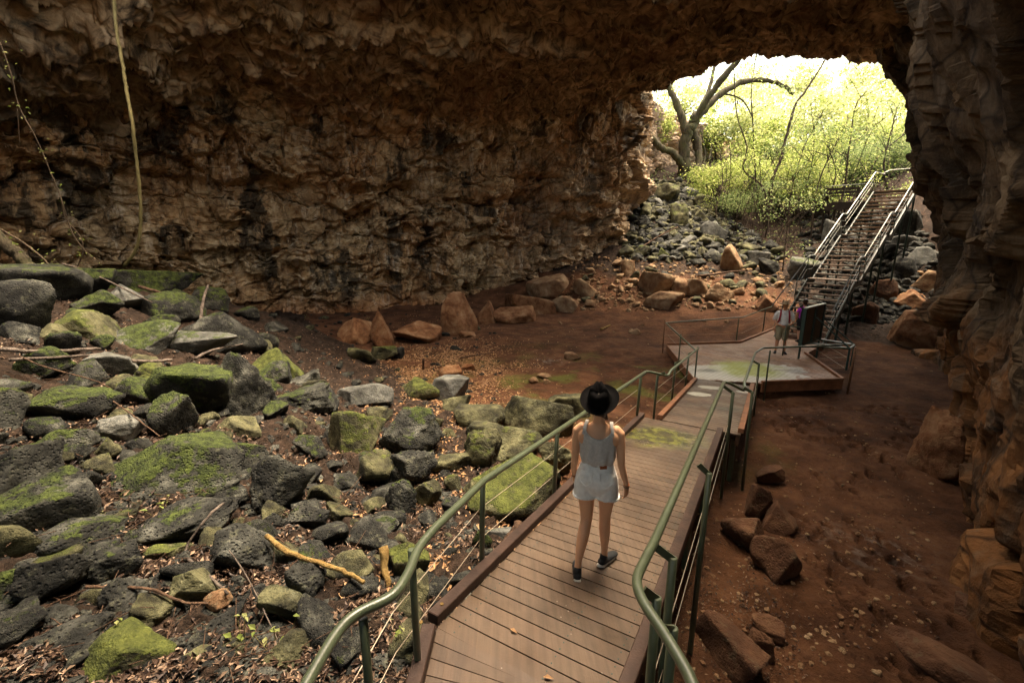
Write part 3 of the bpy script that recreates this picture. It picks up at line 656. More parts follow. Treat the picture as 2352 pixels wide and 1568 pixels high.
# left rail: bows out near the viewer, runs down the ramp, kinks at the second ramp
lq = [atZ(u, v, -1.80) for u, v in ((640,1700),(705,1568),(775,1452),(822,1408),(900,1368),(936,1318),(962,1258),(1003,1208))]
rail(bw, smoothpath(lq, 6)+[ramp1(.6, .03, hr), ramp1(L1-.35, .03, hr)], .027, n=0)
rail(bw, corner([ramp1(L1-.36, .03, hr), ramp1(L1-.2, .03, hr-.01), ramp2(.15, .06, hr-.12), ramp2(.4, .05, hr-.06), ramp2(L2-.75, .05, hr), Vector(atZ(1599, 805, ZP+1.0))], .07), .024, n=0)
for s_, n_, m_ in ((.75, -.13, 'green'), (2.25, -.13, 'green'), (3.9, -.13, 'green'), (L1-.25, -.1, 'green')):
    g = ramp1(s_, n_); post(bw, (g.x, g.y, g.z-.45), ramp1(s_, n_+.04, hr-.09), ramp1(s_, .03, hr), .024)
for u, v, z in ((834, 1420, -1.85), (945, 1262, -1.86)):
    p = atZ(u, v, z); post(bw, (p[0], p[1], -3.35), (p[0], p[1], z), None, .023)
for s_ in (.02, 1.75, 3.5):
    post(bw, ramp2(s_, -.12, -.35), ramp2(s_, -.1, hr-.1), ramp2(s_, .03, hr-.03), .022)
# right rail
rq = [atZ(u, v, -1.80) for u, v in ((1640,1700),(1590,1568),(1560,1510),(1520,1445),(1477,1380),(1463,1332),(1480,1288),(1502,1245))]
rail(bw, smoothpath(rq, 6)+[ramp1(L1-.25, W1-.06, hr)], .027, n=0)
rail(bw, corner([ramp1(L1-.25, W1-.06, hr), ramp1(L1-.12, W1-.0, hr-.02), ramp2(.15, W2-.02, hr-.19), ramp2(.5, W2-.05, hr-.1), ramp2(L2-.35, W2-.02, hr), Vector(atZ(1752, 799, ZP+1.0)), Vector(atZ(1838, 796, ZP+1.0)), Vector(atZ(1932, 793, ZP+1.0))], .09), .024, n=0)
for u, v, z, au, av, az in ((1629, 1086, -2.10, 1605, 1064, -2.02), (1546, 1280, -1.93, 1508, 1252, -1.85), (1509, 1372, -1.91, 1478, 1350, -1.82), (1546, 1442, -1.90, 1524, 1440, -1.82)):
    p = Vector(atZ(u, v, z)); a_ = Vector(atZ(au, av, az)); post(bw, (p.x, p.y, -4.25), p, a_, .026)
p = ramp1(L1-.42, W1+.10, hr-.1); post(bw, (p.x, p.y, -4.35), p, ramp1(L1-.45, W1-.06, hr), .026)
for s_ in (.05, 3.6):
    g = ramp2(s_, W2+.13); post(bw, (g.x, g.y, -4.35), ramp2(s_, W2+.1, hr-.16), ramp2(s_, W2-.03, hr-.1), .024)
for h in (.33, .62):
    cable(bw, [Vector((-.92, 1.2, -2.78+h)), Vector((-.70, 2.26, -2.78+h)), ramp1(.75, -.12, h-.05), ramp1(L1-.25, -.11, h-.05)])
    cable(bw, [ramp2(.02, -.1, h-.05), ramp2(3.5, -.1, h-.05), ramp2(L2-.1, -.1, h-.05)])
    cable(bw, [Vector((.82, 1.2, -2.78+h-.3)), Vector((.80, 2.1, -2.78+h-.3)), Vector((1.02, 2.48, -2.78+h-.3)), ramp1(L1-.42, W1+.08, h-.35)])
    cable(bw, [ramp2(.05, W2+.11, h-.15), ramp2(3.6, W2+.11, h-.15)])

# far platform
PF = [Vector(atZ(*p, ZP)) for p in ((1598, 871), (1533, 792), (1700, 787), (1775, 757), (1800, 748))]
STD = Vector((.77, .638, 0)); STP = Vector((.638, -.77, 0)); SW = 1.58
SB = Vector((10.35, 17.45, 0))                      # left foot of the stairs
PF = [Vector((p.x, p.y, ZP)) for p in PF[:4]]+[Vector((SB.x, SB.y, ZP)), Vector((SB.x, SB.y, ZP))+STP*SW]+[Vector(atZ(*p, ZP)) for p in ((1850, 812), (1935, 873), (1750, 880))]
pl = empty('timber_platform', (7.3, 14, ZP), 0, 'reddish timber platform with white and green stains where the two men\'s path meets the stairs', 'platform')
pl['label'] = 'reddish timber viewing platform with white and green stains at the foot of the stairs'
def clip_poly(poly, nrm, d, keep):
    out = []
    for i in range(len(poly)):
        a, b = poly[i], poly[(i+1) % len(poly)]; da, db = (a.dot(nrm)-d)*keep, (b.dot(nrm)-d)*keep
        if da >= 0: out.append(a)
        if da*db < 0: out.append(a.lerp(b, da/(da-db)))
    return out
# boards run diagonally; cut the (star-shaped) outline in convex pieces first
C0 = PF[0]; pieces = [[PF[0], PF[1], PF[2], PF[8]], [PF[2], PF[3], PF[6], PF[8]], [PF[3], PF[4], PF[5], PF[6]], [PF[8], PF[6], PF[7]]]
bd = Vector((1, -.0, 0)).normalized(); bd = Vector((.62, -.785, 0)).normalized(); bn = Vector((bd.y*-1, bd.x, 0))
mb = MB()
for pc in pieces:
    ds = [p.dot(bn) for p in pc]; k0 = int(min(ds)/pw)-1
    while k0*pw < max(ds):
        q = clip_poly(clip_poly(pc, bn, k0*pw, 1), bn, k0*pw+pw-.024, -1) if True else None
        if len(q) >= 3:
            k = len(q); lo = [p-UP*.03 for p in q]
            mb.add(q+lo, [tuple(range(k))[::-1] if (q[1]-q[0]).cross(q[2]-q[1]).z < 0 else tuple(range(k)), tuple(range(2*k-1, k-1, -1))]+[(i, (i+1) % k, (i+1) % k+k, i+k) for i in range(k)])
        k0 += 1
under(mb.build('decking', M['deck2'], None), pl)
def fascia(a, b, h=.24, mat='kerb2'):
    mb = MB(); mb.beam(a-UP*(h/2+.005), b-UP*(h/2+.005), .05, h); under(mb.build('fascia', M[mat], None), pl)
for a, b in ((0, 1), (1, 2), (2, 3), (3, 4), (5, 6), (6, 7), (7, 8)): fascia(PF[a], PF[b])
for a, b in ((1, 2), (2, 3), (6, 7), (8, 7)): kerb(pl, [PF[a], PF[b]], 'kerb2', .08, .07)
rp = [Vector(atZ(1599, 805, ZP+1.0)), Vector((5.25, 15.35, ZP+.93)), Vector((PF[2].x, PF[2].y, ZP+.95)), Vector((PF[3].x-.3, PF[3].y-.2, ZP+1.0))]
rail(pl, corner(rp, .08), .022, n=0)
def gpost(x, y, top, mat, r=.02, arm=None): post(pl, (x, y, H(x, y)-.1), (x, y, top), arm, r, mat)
gpost(PF[0].x-.05, PF[0].y-.05, ZP+.93, 'green'); gpost(PF[0].x-.05+.2*(PF[1].x-PF[0].x)*2.4, PF[0].y+.48*(PF[1].y-PF[0].y), ZP+.85, 'green')
gpost(PF[1].x-.15, PF[1].y+.02, ZP+.92, 'rustp'); gpost(PF[2].x-.1, PF[2].y+.1, ZP+.88, 'green'); gpost(PF[3].x-.55, PF[3].y-.25, ZP+.92, 'green')
gpost(PF[8].x+.06, PF[8].y-.08, ZP+.92, 'green'); gpost(PF[7].x+.12, PF[7].y-.1, ZP+.95, 'rustp', .03)
q6 = Vector((9.15, 14.25, ZP)); 
rail(pl, corner([q6+Vector((-.02, 0, 1.0)), q6+Vector((-.25, .35, .98)), q6+Vector((.3, .75, 1.0))], .06), .02, n=0); post(pl, q6+Vector((-.25, .3, 0)), q6+Vector((-.25, .3, .96)), None, .02)
for h in (.35, .65):
    cable(pl, [PF[1]+Vector((-.15, 0, h)), PF[2]+UP*h, PF[3]+Vector((-.5, -.2, h))]); cable(pl, [PF[0]+UP*h, PF[1]+UP*h]); cable(pl, [PF[8]+UP*h, PF[7]+UP*h, PF[6]+UP*h])

# staircase: 35 open treads in three flights
st = empty('staircase', (SB.x, SB.y, ZP), 0, 'long open-tread staircase with steel rails climbing from the platform to the cave mouth', 'staircase')
RISE = .1757; flights = [(0, 12, .23, .66), (12, 22, .305, .66), (22, 34, .305, 1.5)]
tread_me = None; s = 0.0; prof = []                   # prof: (s, z) nosing line
for a, b, run, land in flights:
    for k in range(a+1, b+1):
        z = ZP+RISE*k; last = (k == b); dep = land if last else .235
        c = SB+STD*(s+dep/2)+STP*SW/2; mb = MB()
        if last:
            mb.box((0, 0, -.02), (SW+.04, dep, .045)); o = mb.build('landing', M['tread'], None, bevel=.003)
        else:
            if tread_me is None: mb.box((0, 0, -.03), (SW-.02, .25, .06)); tread_me = mb.build('tread', M['tread'], None, bevel=.003); o = tread_me
            else: o = tread_me.copy(); COL.objects.link(o)
        o.location = (c.x, c.y, z); o.rotation_euler = (0, 0, math.atan2(STP.y, STP.x)); under(o, st)
        prof.append((s, z, last, dep)); s += (land if last else run)
def sp(s_, n_, z): p = SB+STD*s_+STP*n_; return Vector((p.x, p.y, z))
brk = [(-.15, ZP)]
for i, (s_, z, last, dep) in enumerate(prof):
    if last: brk += [(s_, z), (s_+dep, z)]
for n_ in (-.03, SW+.03):
    mb = MB()
    for (a, za), (b, zb) in zip(brk[:-1], brk[1:]): mb.beam(sp(a, n_, za-.12), sp(b, n_, zb-.12), .05, .24)
    under(mb.build('stringer', M['darkmetal'], None), st)
def hrail(n_, off=.92):
    pts = []
    for i, (a, z) in enumerate(brk): pts.append(sp(a+(.05 if i % 2 else -.05), n_, z+off))
    return pts
lp = hrail(-.1); lp[0] = rp[-1]; rail(st, corner(lp+[sp(brk[-1][0]+.2, -.1, 2.12+.95)], .1), .022, 'steel', 0)
rpp = hrail(SW+.06); rpp[0] = sp(.2, SW+.06, ZP+1.1); rail(st, corner(rpp+[sp(brk[-1][0]+.5, SW+.06, 3.15)], .1), .022, 'steel', 0)
for n_ in (-.12, SW+.1):
    for h in (.36, .62): cable(st, hrail(n_, h), 'steel', .007)
    for i, (s_, z, last, dep) in enumerate(prof):
        if last or i % 5 == 2:
            pt = sp(s_+.05, n_, z-.1); post(st, pt, sp(s_+.05, n_, z+.85), None, .016, 'darkmetal')
for s_, z in [(p[0], p[1]) for p in prof if p[2]]+[(prof[6][0], prof[6][1]), (prof[17][0], prof[17][1]), (prof[28][0], prof[28][1])]:
    for n_ in (.02, SW-.02):
        p = sp(s_+.1, n_, z-.2); mb = MB(); mb.tube([p, (p.x, p.y, min(H(p.x, p.y)-.2, z-.3))], .04, 8); under(mb.build('support_post', M['darkmetal'], None), st)
STOP = sp(brk[-1][0], 0, prof[-1][1])
# upper deck with bench beside the stair head
ud = empty('upper_deck', (STOP.x, STOP.y, STOP.z), 0, 'small dark upper deck on posts left of the stair head', 'platform')
U0 = Vector(atY(1890, 470, 28.2)); U1 = Vector(atY(1985, 461, 27.0)); U0.z = U1.z = 1.86; back = Vector((.55, 1.75, 0))
mb = MB(); slab(mb, [U0, U1+Vector((.6, -.3, 0)), U1+Vector((.6, -.3, 0))+back, U0+back], .05); under(mb.build('decking', M['darkwood'], None), ud)
mb = MB(); mb.beam(U0-UP*.25, U1+Vector((.6, -.3, -.25)), .06, .40); under(mb.build('bearer', M['darkwood'], None), ud)
for f in (.08, .35, .6, .95):
    p = U0.lerp(U1, f)+back*.1; mb = MB(); mb.tube([p-UP*.3, (p.x, p.y, H(p.x, p.y)-.2)], .06, 8); under(mb.build('support_post', M['darkwood'], None), ud)
mb = MB(); mb.tube(corner([U0+back+UP*.9, U0+UP*.9, U1+Vector((.3, -.15, .95))], .12), .022, 8); under(mb.build('handrail', M['green'], None, smooth=True), ud)
for p in (U0, U0+back*.9, U0+back*.45, U0.lerp(U1, .5)):
    mb = MB(); mb.tube([p, p+UP*.9], .02, 8); under(mb.build('post', M['green'], None), ud)
mb = MB(); mb.tube(corner([STOP+Vector((-.1, .1, .95)), STOP+STD*.6+UP*1.15, STOP+STD*.6+STP*1.3+UP*1.15, STOP+STD*.2+STP*1.5+UP*.8], .1), .02, 8); under(mb.build('handrail', M['steel'], None, smooth=True), ud)
bn_ = empty('bench', U0+back*.5, 0, 'dark timber bench with a slatted back on the small upper deck', 'bench')
a, b = U0+back*.55+Vector((.35, 0, 0)), U1+back*.55+Vector((.1, -.1, 0)); mb = MB(); mb.beam(a+UP*.42, b+UP*.42, .38, .05); under(mb.build('seat', M['darkwood'], None), bn_)
mb = MB(); q = back.normalized()*.22; mb.beam(a+UP*.82+q, b+UP*.82+q, .03, .15); mb.beam(a+UP*.62+q, b+UP*.62+q, .03, .13); under(mb.build('backrest', M['darkwood'], None), bn_)
for p in (a.lerp(b, .06), a.lerp(b, .94)):
    mb = MB(); mb.box(p+UP*.2, (.09, .3, .42)); mb.box(p+q+UP*.45, (.07, .05, .85)); under(mb.build('leg', M['darkwood'], None), bn_)

# information board standing outside the platform rail, seen from behind
D1 = Vector(atY(1838, 795, 14.1)); D2 = D1+Vector((1.78, 1.42, .0)).normalized()*1.6
sg = empty('information_board', D1, 0, 'large brown-backed information board in a dark green frame on a triangular tube stand', 'sign')
hb = 1.20; mid = D1.lerp(D2, .52); dd = (D2-D1).normalized(); side = Vector((dd.y, -dd.x, 0))
mb = MB(); mb.beam(D1+UP*hb/2, D2+UP*hb/2, .03, hb-.04); under(mb.build('panel', M['board'], None), sg)
mb = MB()
for p in (D1, D2): mb.box(p+UP*hb/2, (.10, .10, hb), Matrix.Rotation(math.atan2(dd.y, dd.x), 3, 'Z'))
mb.box(mid+UP*hb/2+side*.03, (.16, .05, hb-.06), Matrix.Rotation(math.atan2(dd.y, dd.x), 3, 'Z')); mb.beam(D1+UP*.03, D2+UP*.03, .07, .07); under(mb.build('frame', M['darkmetal'], None), sg)
mb = MB(); mb.beam(D1+UP*(hb+.02), D2+UP*(hb+.02), .11, .035); under(mb.build('top_rail', M['steel'], None), sg)
ft = D1.lerp(D2, .62)+side*1.05+UP*-.02; ft2 = D1.lerp(D2, 1.0)+side*1.0
for a, b in ((mid+UP*.9, ft), (D2+UP*.75, ft2)):
    mb = MB(); mb.tube([a, b], .022, 8); under(mb.build('brace', M['darkmetal'], None), sg)
mb = MB(); mb.tube(corner([D1, ft, ft2, D2], .1), .03, 8); mb.tube([mid, ft], .024, 8); mb.tube([D1.lerp(D2, .3), ft2], .02, 8); under(mb.build('base_tube', M['green'], None), sg)
for p in (D1, D2, ft, ft2):
    mb = MB(); mb.tube([p, (p.x, p.y, H(p.x, p.y)-.1)], .03, 8); under(mb.build('leg', M['darkmetal'], None), sg)

# ------------------------------------------------------------------ boulders
_ico = {}
def ico(sub):
    if sub not in _ico:
        bm = bmesh.new(); bmesh.ops.create_icosphere(bm, subdivisions=sub, radius=1.0); bm.verts.ensure_lookup_table()
        _ico[sub] = (np.array([v.co[:] for v in bm.verts]), np.array([[v.index for v in f.verts] for f in bm.faces])); bm.free()
    return _ico[sub]
def rock(seed, dims, style='a', sub=4, tilt=.25):
    """irregular boulder: sphere cut by random planes, then worn. style a = angular, r = rounded, p = pitted lumpy, s = slab, w = wedge"""
    rng = np.random.RandomState(seed); V, F = ico(sub)
    k = {'a': 10, 'r': 14, 'p': 12, 's': 9, 'w': 7}[style]; N = rng.normal(size=(k, 3)); N /= np.linalg.norm(N, axis=1)[:, None]
    d = rng.uniform(.42, .92, k)
    if style == 's': N[:2] = [(.05, .1, 1), (0, 0, -1)]; d[:2] = .55
    if style == 'w': N[:3] = [(.75, -.1, .66), (-.7, -.25, .66), (0, -.9, .3)]; d[:3] = .5
    N /= np.linalg.norm(N, axis=1)[:, None]
    dot = V @ N.T; r = np.where(dot > .05, d[None]/np.maximum(dot, .05), 9.0)
    pw_ = {'a': 60, 'r': 20, 'p': 22, 's': 50, 'w': 60}[style]
    R = np.power(np.sum(np.power(np.minimum(r, 3.0), -float(pw_)), axis=1)+1.2**-float(pw_), -1.0/pw_)
    P = V*R[:, None]; q = P*1.0+seed*3.17
    am = {'a': .06, 'r': .08, 'p': .14, 's': .05, 'w': .06}[style]
    R2_ = 1+fbm(q*1.1, 3, seed % 50)*am*1.3+fbm(q*4.2, 3, 7)*am*.35+(ridged(q*2.2, 3, 5)-.8)*am*.30
    if style == 'p': f1, f2, c = voro(q*4.5, 3); R2_ -= sstep(.38, .1, f1)*.07
    P = P*R2_[:, None]; a = rng.uniform(-tilt, tilt, 2)
    Rx = np.array(Matrix.Rotation(a[0], 3, 'X') @ Matrix.Rotation(a[1], 3, 'Y')); P = P @ Rx.T
    mn, mx = P.min(0), P.max(0); P = (P-(mn+mx)/2)/(mx-mn)*np.array(dims)
    return npmesh('rock', P, F)
MOSSY = {0: .08, 1: .5, 2: .72, 3: .95, 4: 1.2}
RSC = [1.16]
def boulder(name, box, mat, moss, style, label, cat='boulder', dep=.8, z=None, rz=None, lich=.5, seed=None, grp=None, back=0.0, tilt=.25):
    """box = (u0, v0, u1, v1) outline in the survey picture; the boulder gets its own place, size and depth on the ground"""
    u0, v0, u1, v1 = box; uc = (u0+u1)/2
    p, t = hit(uc, min(v1, 1560) if z is None else v1) if z is None else (atZ(uc, v1, z), 0); t = float(p @ np.array([0, CP, -SP]))
    cut = v1-min(v1, 1560) if z is None else 0
    w_ = (u1-u0)/FPX*t; el = math.atan2(-p[2], math.hypot(p[0], p[1])); Hh = (v1-v0)/FPX*t
    d_ = w_*dep; h = (Hh-d_*.75*math.sin(el))/math.cos(el)
    if h < .42*w_*dep: h = .42*w_*dep
    h = min(h, Hh*1.15)
    fx = np.array([p[0], p[1]])/math.hypot(p[0], p[1]); c = np.array([p[0], p[1]])+fx*(d_*.42+back)
    seed = seed or (abs(hash_s(label)) % 9973); full = h*1.30
    yaw = math.atan2(-fx[0], fx[1])
    me = rock(seed, (w_*RSC[0], d_*1.1, full*1.05), style, 5 if (u1-u0) > 55 else 4, tilt)
    base = float(p[2]) if z is None else z
    o = link(name, me, None, M[mat], (c[0], c[1], base+h-full*.5), yaw if rz is None else rz)
    o.color = (MOSSY[moss], lich, 0, 1); tag(o, label, cat, grp); BL.append((c[0], c[1], max(w_, d_)/2, base+h)); return o
def hash_s(s_):
    h = 5381
    for ch in s_: h = (h*33+ord(ch)) & 0x7fffffff
    return h
BL = []
BOULDERS = [
# left ridge
((-60,604,172,690),'basalt',2,'s','flat broad mossy slab topping the ridge at the far left edge'),
((-20,640,110,765),'basalt',1,'r','dark round boulder in shade beneath the flat ridge slab'),
((161,612,255,680),'basalt',4,'a','bright green moss-covered boulder below the foot of the pale hanging vine'),
((250,626,446,674),'basalt',4,'s','long low green mossy boulder lying behind along the ridge crest'),
((262,650,340,712),'grey',2,'w','pale faceted boulder with greenish top just under the ridge crest'),
((190,664,272,730),'basalt',3,'a','dark boulder with moss cap below the long ridge boulder'),
((343,664,460,745),'basalt',3,'a','square blocky boulder with mossy left side beside the upright stick'),
((446,656,520,714),'basalt',3,'r','small mossy boulder behind the upright grey stick'),
((418,704,594,806),'basalt',1,'r','large dark smooth rounded boulder right of the upright stick'),
((152,706,262,780),'olive',3,'a','wedge boulder with pale lichen top below the flat ridge slab'),
((94,742,152,784),'olive',2,'a','small pale-topped rock left of the wedge boulder with lichen top'),
((280,730,400,802),'grey',3,'a','pointed boulder with moss stripe left of the dome-shaped pale boulder'),
((368,750,528,822),'grey',2,'r','pale dome-shaped boulder in front of the large dark rounded boulder'),
((214,766,260,804),'basalt',4,'a','small pointed bright-moss rock above the fallen branches'),
((60,790,152,854),'basalt',4,'r','round very mossy rock among the fallen branches at left'),
((204,802,302,866),'grey',1,'a','flat-topped grey block sitting in front of the fallen branches'),
((366,815,542,960),'basalt',4,'r','long mossy boulder leaning down to the right, vivid moss on its upper end'),
((518,796,648,962),'basalt',2,'p','tall craggy boulder with greenish knobbly top, right of the long leaning mossy boulder'),
((585,794,688,866),'olive',4,'w','bright moss-topped slanting rock behind the tall craggy boulder'),
((364,898,448,998),'basalt',3,'r','mossy cube-like boulder under the long leaning mossy boulder'),
((75,870,252,962),'basalt',3,'r','smooth flat-topped mossy boulder with small dead leaves on top'),
((-30,880,58,992),'basalt',3,'r','dark mossy boulder cut by the left picture edge, beside the smooth flat-topped one'),
((79,972,208,1060),'basalt',3,'a','rough mossy boulder above the big shadowed boulder at left'),
((-40,1000,130,1150),'basalt',2,'r','big shadowed green-black boulder at the left picture edge'),
((244,945,320,1010),'grey',0,'a','pale grey sharp-edged rock in the hollow left of the cube-like boulder'),
((250,974,532,1160),'basalt',3,'w','largest pyramid-shaped boulder with a pale peak and mossy flanks'),
((514,1000,610,1092),'basalt',2,'r','smooth dark mossy boulder right of the pyramid-shaped boulder'),
((598,1028,718,1172),'basalt',0,'p','tall rough grey pitted boulder standing right of the smooth mossy one'),
((499,950,590,1014),'olive',1,'w','olive wedge rock under the tall craggy boulder'),
((636,884,770,946),'basalt',2,'p','long lumpy pitted boulder left of the flat black-sided block'),
((665,846,730,892),'basalt',1,'p','small lumpy grey rock above the long lumpy boulder'),
((692,866,746,900),'olive',1,'r','small pale egg-shaped rock resting on the long lumpy boulder'),
((777,868,897,938),'grey',1,'s','flat-topped block with wet dark top left of the leaf-strewn gap'),
((764,930,887,1050),'olive',3,'a','big yellow-green block with a dark shaded right side'),
((879,926,1012,1048),'basalt',2,'p','rough greenish and dark pitted boulder right of the yellow-green block'),
((933,862,1014,916),'olive',3,'a','yellow-green angular rock at the edge of the dirt floor'),
((985,856,1074,920),'grey',1,'s','smooth dark slab leaning behind the yellow-green angular rock'),
((1021,904,1080,956),'olive',1,'a','brown-green box-shaped rock below the smooth dark slab'),
((805,794,860,834),'olive',2,'r','rounded tan-green rock at the foot of the orange blocks, left one of three'),
((852,788,910,828),'olive',3,'a','faceted green rock, middle one of three below the orange blocks'),
((897,794,928,826),'basalt',1,'p','small dark pitted rock, right one of three below the orange blocks'),
((908,1026,1002,1114),'basalt',1,'p','dark honeycombed boulder below the rough greenish pitted boulder'),
((820,1036,906,1114),'olive',1,'a','square brown boulder with olive top below the yellow-green block'),
((886,1054,942,1112),'basalt',2,'p','mossy pitted rock tucked right of the square brown boulder'),
((997,1034,1084,1082),'olive',0,'s','low shadowed brown slab above the leaf drift'),
((892,1104,956,1192),'basalt',3,'p','mossy honeycombed boulder standing in the dead leaves'),
((954,1100,1012,1158),'olive',1,'a','small angular olive rock right of the mossy honeycombed boulder'),
((862,1174,930,1210),'basalt',1,'s','low flat dark rock below the mossy honeycombed boulder'),
((842,1194,914,1234),'basalt',1,'p','low pitted dark rock, lower of two in the leaf drift'),
((672,1162,754,1228),'basalt',2,'a','small block with square green-grey face in the dead leaves'),
((612,1170,664,1230),'basalt',1,'a','small leaning block left of the one with a square green-grey face'),
((506,1202,656,1324),'basalt',0,'p','dark round pitted boulder above the yellow branch'),
((674,1294,752,1394),'basalt',0,'p','dark honeycombed boulder below the yellow branch'),
((612,1346,708,1436),'olive',0,'a','dull brown wedge boulder left of the honeycombed one below the yellow branch'),
((359,1144,540,1240),'basalt',1,'p','broad flat pitted boulder crossed by the bent grey branch'),
((113,1178,274,1268),'basalt',2,'a','slanting mossy slab-like boulder at lower left'),
((-10,1080,192,1228),'basalt',2,'s','long shadowed boulder sloping down left below the big shadowed one'),
((344,1234,432,1288),'olive',2,'a','small flat-topped pale green rock left of the bent grey branch'),
((234,1248,318,1344),'basalt',1,'p','dim pitted boulder in the middle of the lower left slope'),
((79,1256,202,1380),'basalt',0,'p','grey pitted boulder with pale lichen spots, lower left'),
((405,1292,492,1394),'olive',2,'w','pale boot-shaped rock below the bent grey branch'),
((217,1476,378,1600),'olive',4,'w','yellow-green mossy boulder at the bottom picture edge'),
((400,1532,492,1600),'olive',2,'r','pale rounded rock at the bottom edge right of the yellow-green mossy boulder'),
((598,1506,722,1600),'olive',0,'r','smooth brown boulder cut by the bottom edge near the left rail'),
((52,1494,250,1600),'basalt',0,'p','dark grey boulder at the bottom left edge beside the yellow-green mossy one'),
((-20,1292,92,1380),'basalt',3,'r','dim moss-topped boulder at the lower left picture edge'),
((351,1458,418,1514),'basalt',0,'p','purplish pitted stone above the bottom edge, left of a similar greener one'),
((413,1462,480,1514),'basalt',1,'p','greenish pitted stone above the bottom edge, right of the purplish one'),
((349,1116,410,1158),'basalt',3,'r','small mossy stone at the foot of the pyramid-shaped boulder'),
((270,1136,325,1180),'basalt',1,'p','small grey pitted stone left of the small mossy one'),
((236,1164,318,1208),'olive',1,'s','low slab with moss at its right end below the small grey stone'),
((103,1384,170,1446),'basalt',0,'r','round dark stone beneath the grey pitted boulder with lichen spots'),
((255,1320,346,1412),'basalt',0,'p','dark ridged boulder beside the long brown twig'),
((482,1354,532,1408),'ochre',0,'r','small brown oval stone left of the dull wedge boulder'),
((482,1402,566,1454),'basalt',0,'p','small dark pitted stone below the brown oval stone'),
# by the boardwalk
((1158,896,1308,1000),'olive',1,'s','large smooth tan-grey slab tilting towards the woman'),
((1262,894,1350,958),'olive',0,'s','smooth greenish slab just behind the large tan-grey slab'),
((1135,982,1242,1060),'olive',2,'p','rough cracked boulder perched above the biggest yellow-green boulder'),
((1072,982,1150,1078),'olive',2,'p','rough olive boulder left of the cracked perched boulder'),
((1237,1008,1310,1088),'olive',1,'p','rough boulder behind the cables, left of the woman'),
((1064,1045,1286,1200),'olive',3,'a','biggest yellow-green boulder, smooth and massive, right behind the left rail'),
((1050,938,1160,984),'olive',0,'s','broad low brown rock left of the large tan-grey slab'),
((1074,960,1160,1012),'olive',1,'a','dark-mouthed angular rock under the broad low brown rock'),
((1003,976,1044,1010),'olive',2,'a','small yellow-green rock in the pale leaf drift'),
((1022,1088,1058,1132),'olive',1,'a','small upright tan rock left of the biggest yellow-green boulder'),
((1087,1216,1128,1276),'basalt',4,'r','small bright mossy rock behind a rail post'),
((1117,1208,1174,1252),'grey',1,'s','flat stone in shadow beside the log end near the kerb'),
((1018,1140,1066,1182),'basalt',1,'a','small dark pointed rock just left of the rail'),
((896,1246,984,1338),'olive',3,'r','smooth moss-green rock behind the broken bark log'),
((850,1384,920,1440),'basalt',3,'p','low mossy stone below the broken bark log'),
((858,1442,930,1492),'olive',2,'s','flat olive stone seen between the cables of the left rail'),
]
for i, (bx, mt, ms, sty, lab) in enumerate(BOULDERS): boulder('boulder', bx, mt, ms, sty, lab)
RUST = [
((780,725,868,792),'a','broad orange block with grey-brown top, first in the row by the wall'),
((853,714,904,800),'w','upright pointed orange wedge in the row of blocks by the wall'),
((904,732,1014,792),'a','long low orange block right of the upright wedge'),
((1016,668,1096,768),'s','tall upright slab standing highest at the cave wall foot'),
((1096,690,1140,742),'w','small leaning orange wedge right of the tall upright slab'),
((1130,706,1232,742),'s','low bright orange slab under the pale-topped boulder'),
((1160,664,1278,722),'s','pale-topped orange boulder catching the light at the wall foot'),
((1209,626,1303,692),'a','large tan block resting highest against the wall foot'),
((1265,676,1326,716),'a','orange block right of the pale-topped boulder'),
((1316,638,1371,680),'a','tan cube-shaped block at the left foot of the rubble'),
((1462,622,1543,682),'a','big square tan rock in the lower rubble'),
((1480,666,1566,712),'r','big rounded brown rock at the front of the rubble'),
((1541,638,1592,678),'a','tan rock right of the big square one in the rubble'),
((1574,637,1626,680),'s','flat tan rock in the middle of the lower rubble'),
((1614,648,1680,692),'r','rounded brown rock with a pale side near the rubble front'),
((1424,595,1457,632),'a','upright olive-tan rock above the big square one'),
((1736,676,1784,716),'w','orange wedge rock left of the ranger\'s hat'),
((1054,760,1092,776),'s','flat orange flagstone in front of the tall upright slab'),
((1234,854,1266,872),'a','uppermost of three small orange stones on the dirt floor'),
((1214,864,1236,882),'a','left-hand of three small orange stones on the dirt floor'),
((1248,868,1266,884),'a','lowest of three small orange stones on the dirt floor'),
((1296,806,1332,824),'s','brown crumbling clod alone on the open dirt floor'),
((1444,752,1471,766),'w','small brown wedge stone behind the platform corner'),
((1010,834,1060,866),'a','half-buried brown rock where pale leaves meet the dirt'),
((1061,832,1092,852),'s','small flat orange stone among the pale leaves'),
((1734,1066,1800,1110),'s','thin orange slab lying on the dirt right of the boardwalk'),
((1704,1104,1774,1196),'a','dark orange boulder under the right rail'),
((1748,1152,1826,1232),'w','orange boulder with a lit ridge right of the boardwalk'),
((1648,1174,1748,1262),'a','brown boulder half hidden by the right rail posts'),
((1712,1222,1832,1340),'r','large dim brown boulder below the orange ones'),
((1722,1412,1800,1462),'s','low brown stone among leaves right of the rail bend'),
((1712,1446,1778,1514),'a','square brown stone among leaves near the bottom edge'),
((2186,1370,2252,1434),'r','round brown stone on the dirt near the right rock face'),
((2030,1490,2265,1580),'a','wide low orange rock at the bottom right'),
((2048,708,2156,802),'a','huge smooth brown block beside the right rock face'),
((2062,664,2142,716),'w','tan angular boulder sitting behind the huge brown block'),
]
for bx, sty, lab in RUST:
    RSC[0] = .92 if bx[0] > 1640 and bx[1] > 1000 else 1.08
    boulder('boulder', bx, 'shade_rust' if bx[0] > 1640 and bx[1] > 1000 else 'rust' if bx[0] < 1200 or bx[0] > 1730 else 'ochre', 0, sty, lab, lich=.3, dep=.45 if bx[1] == 1490 else .8)
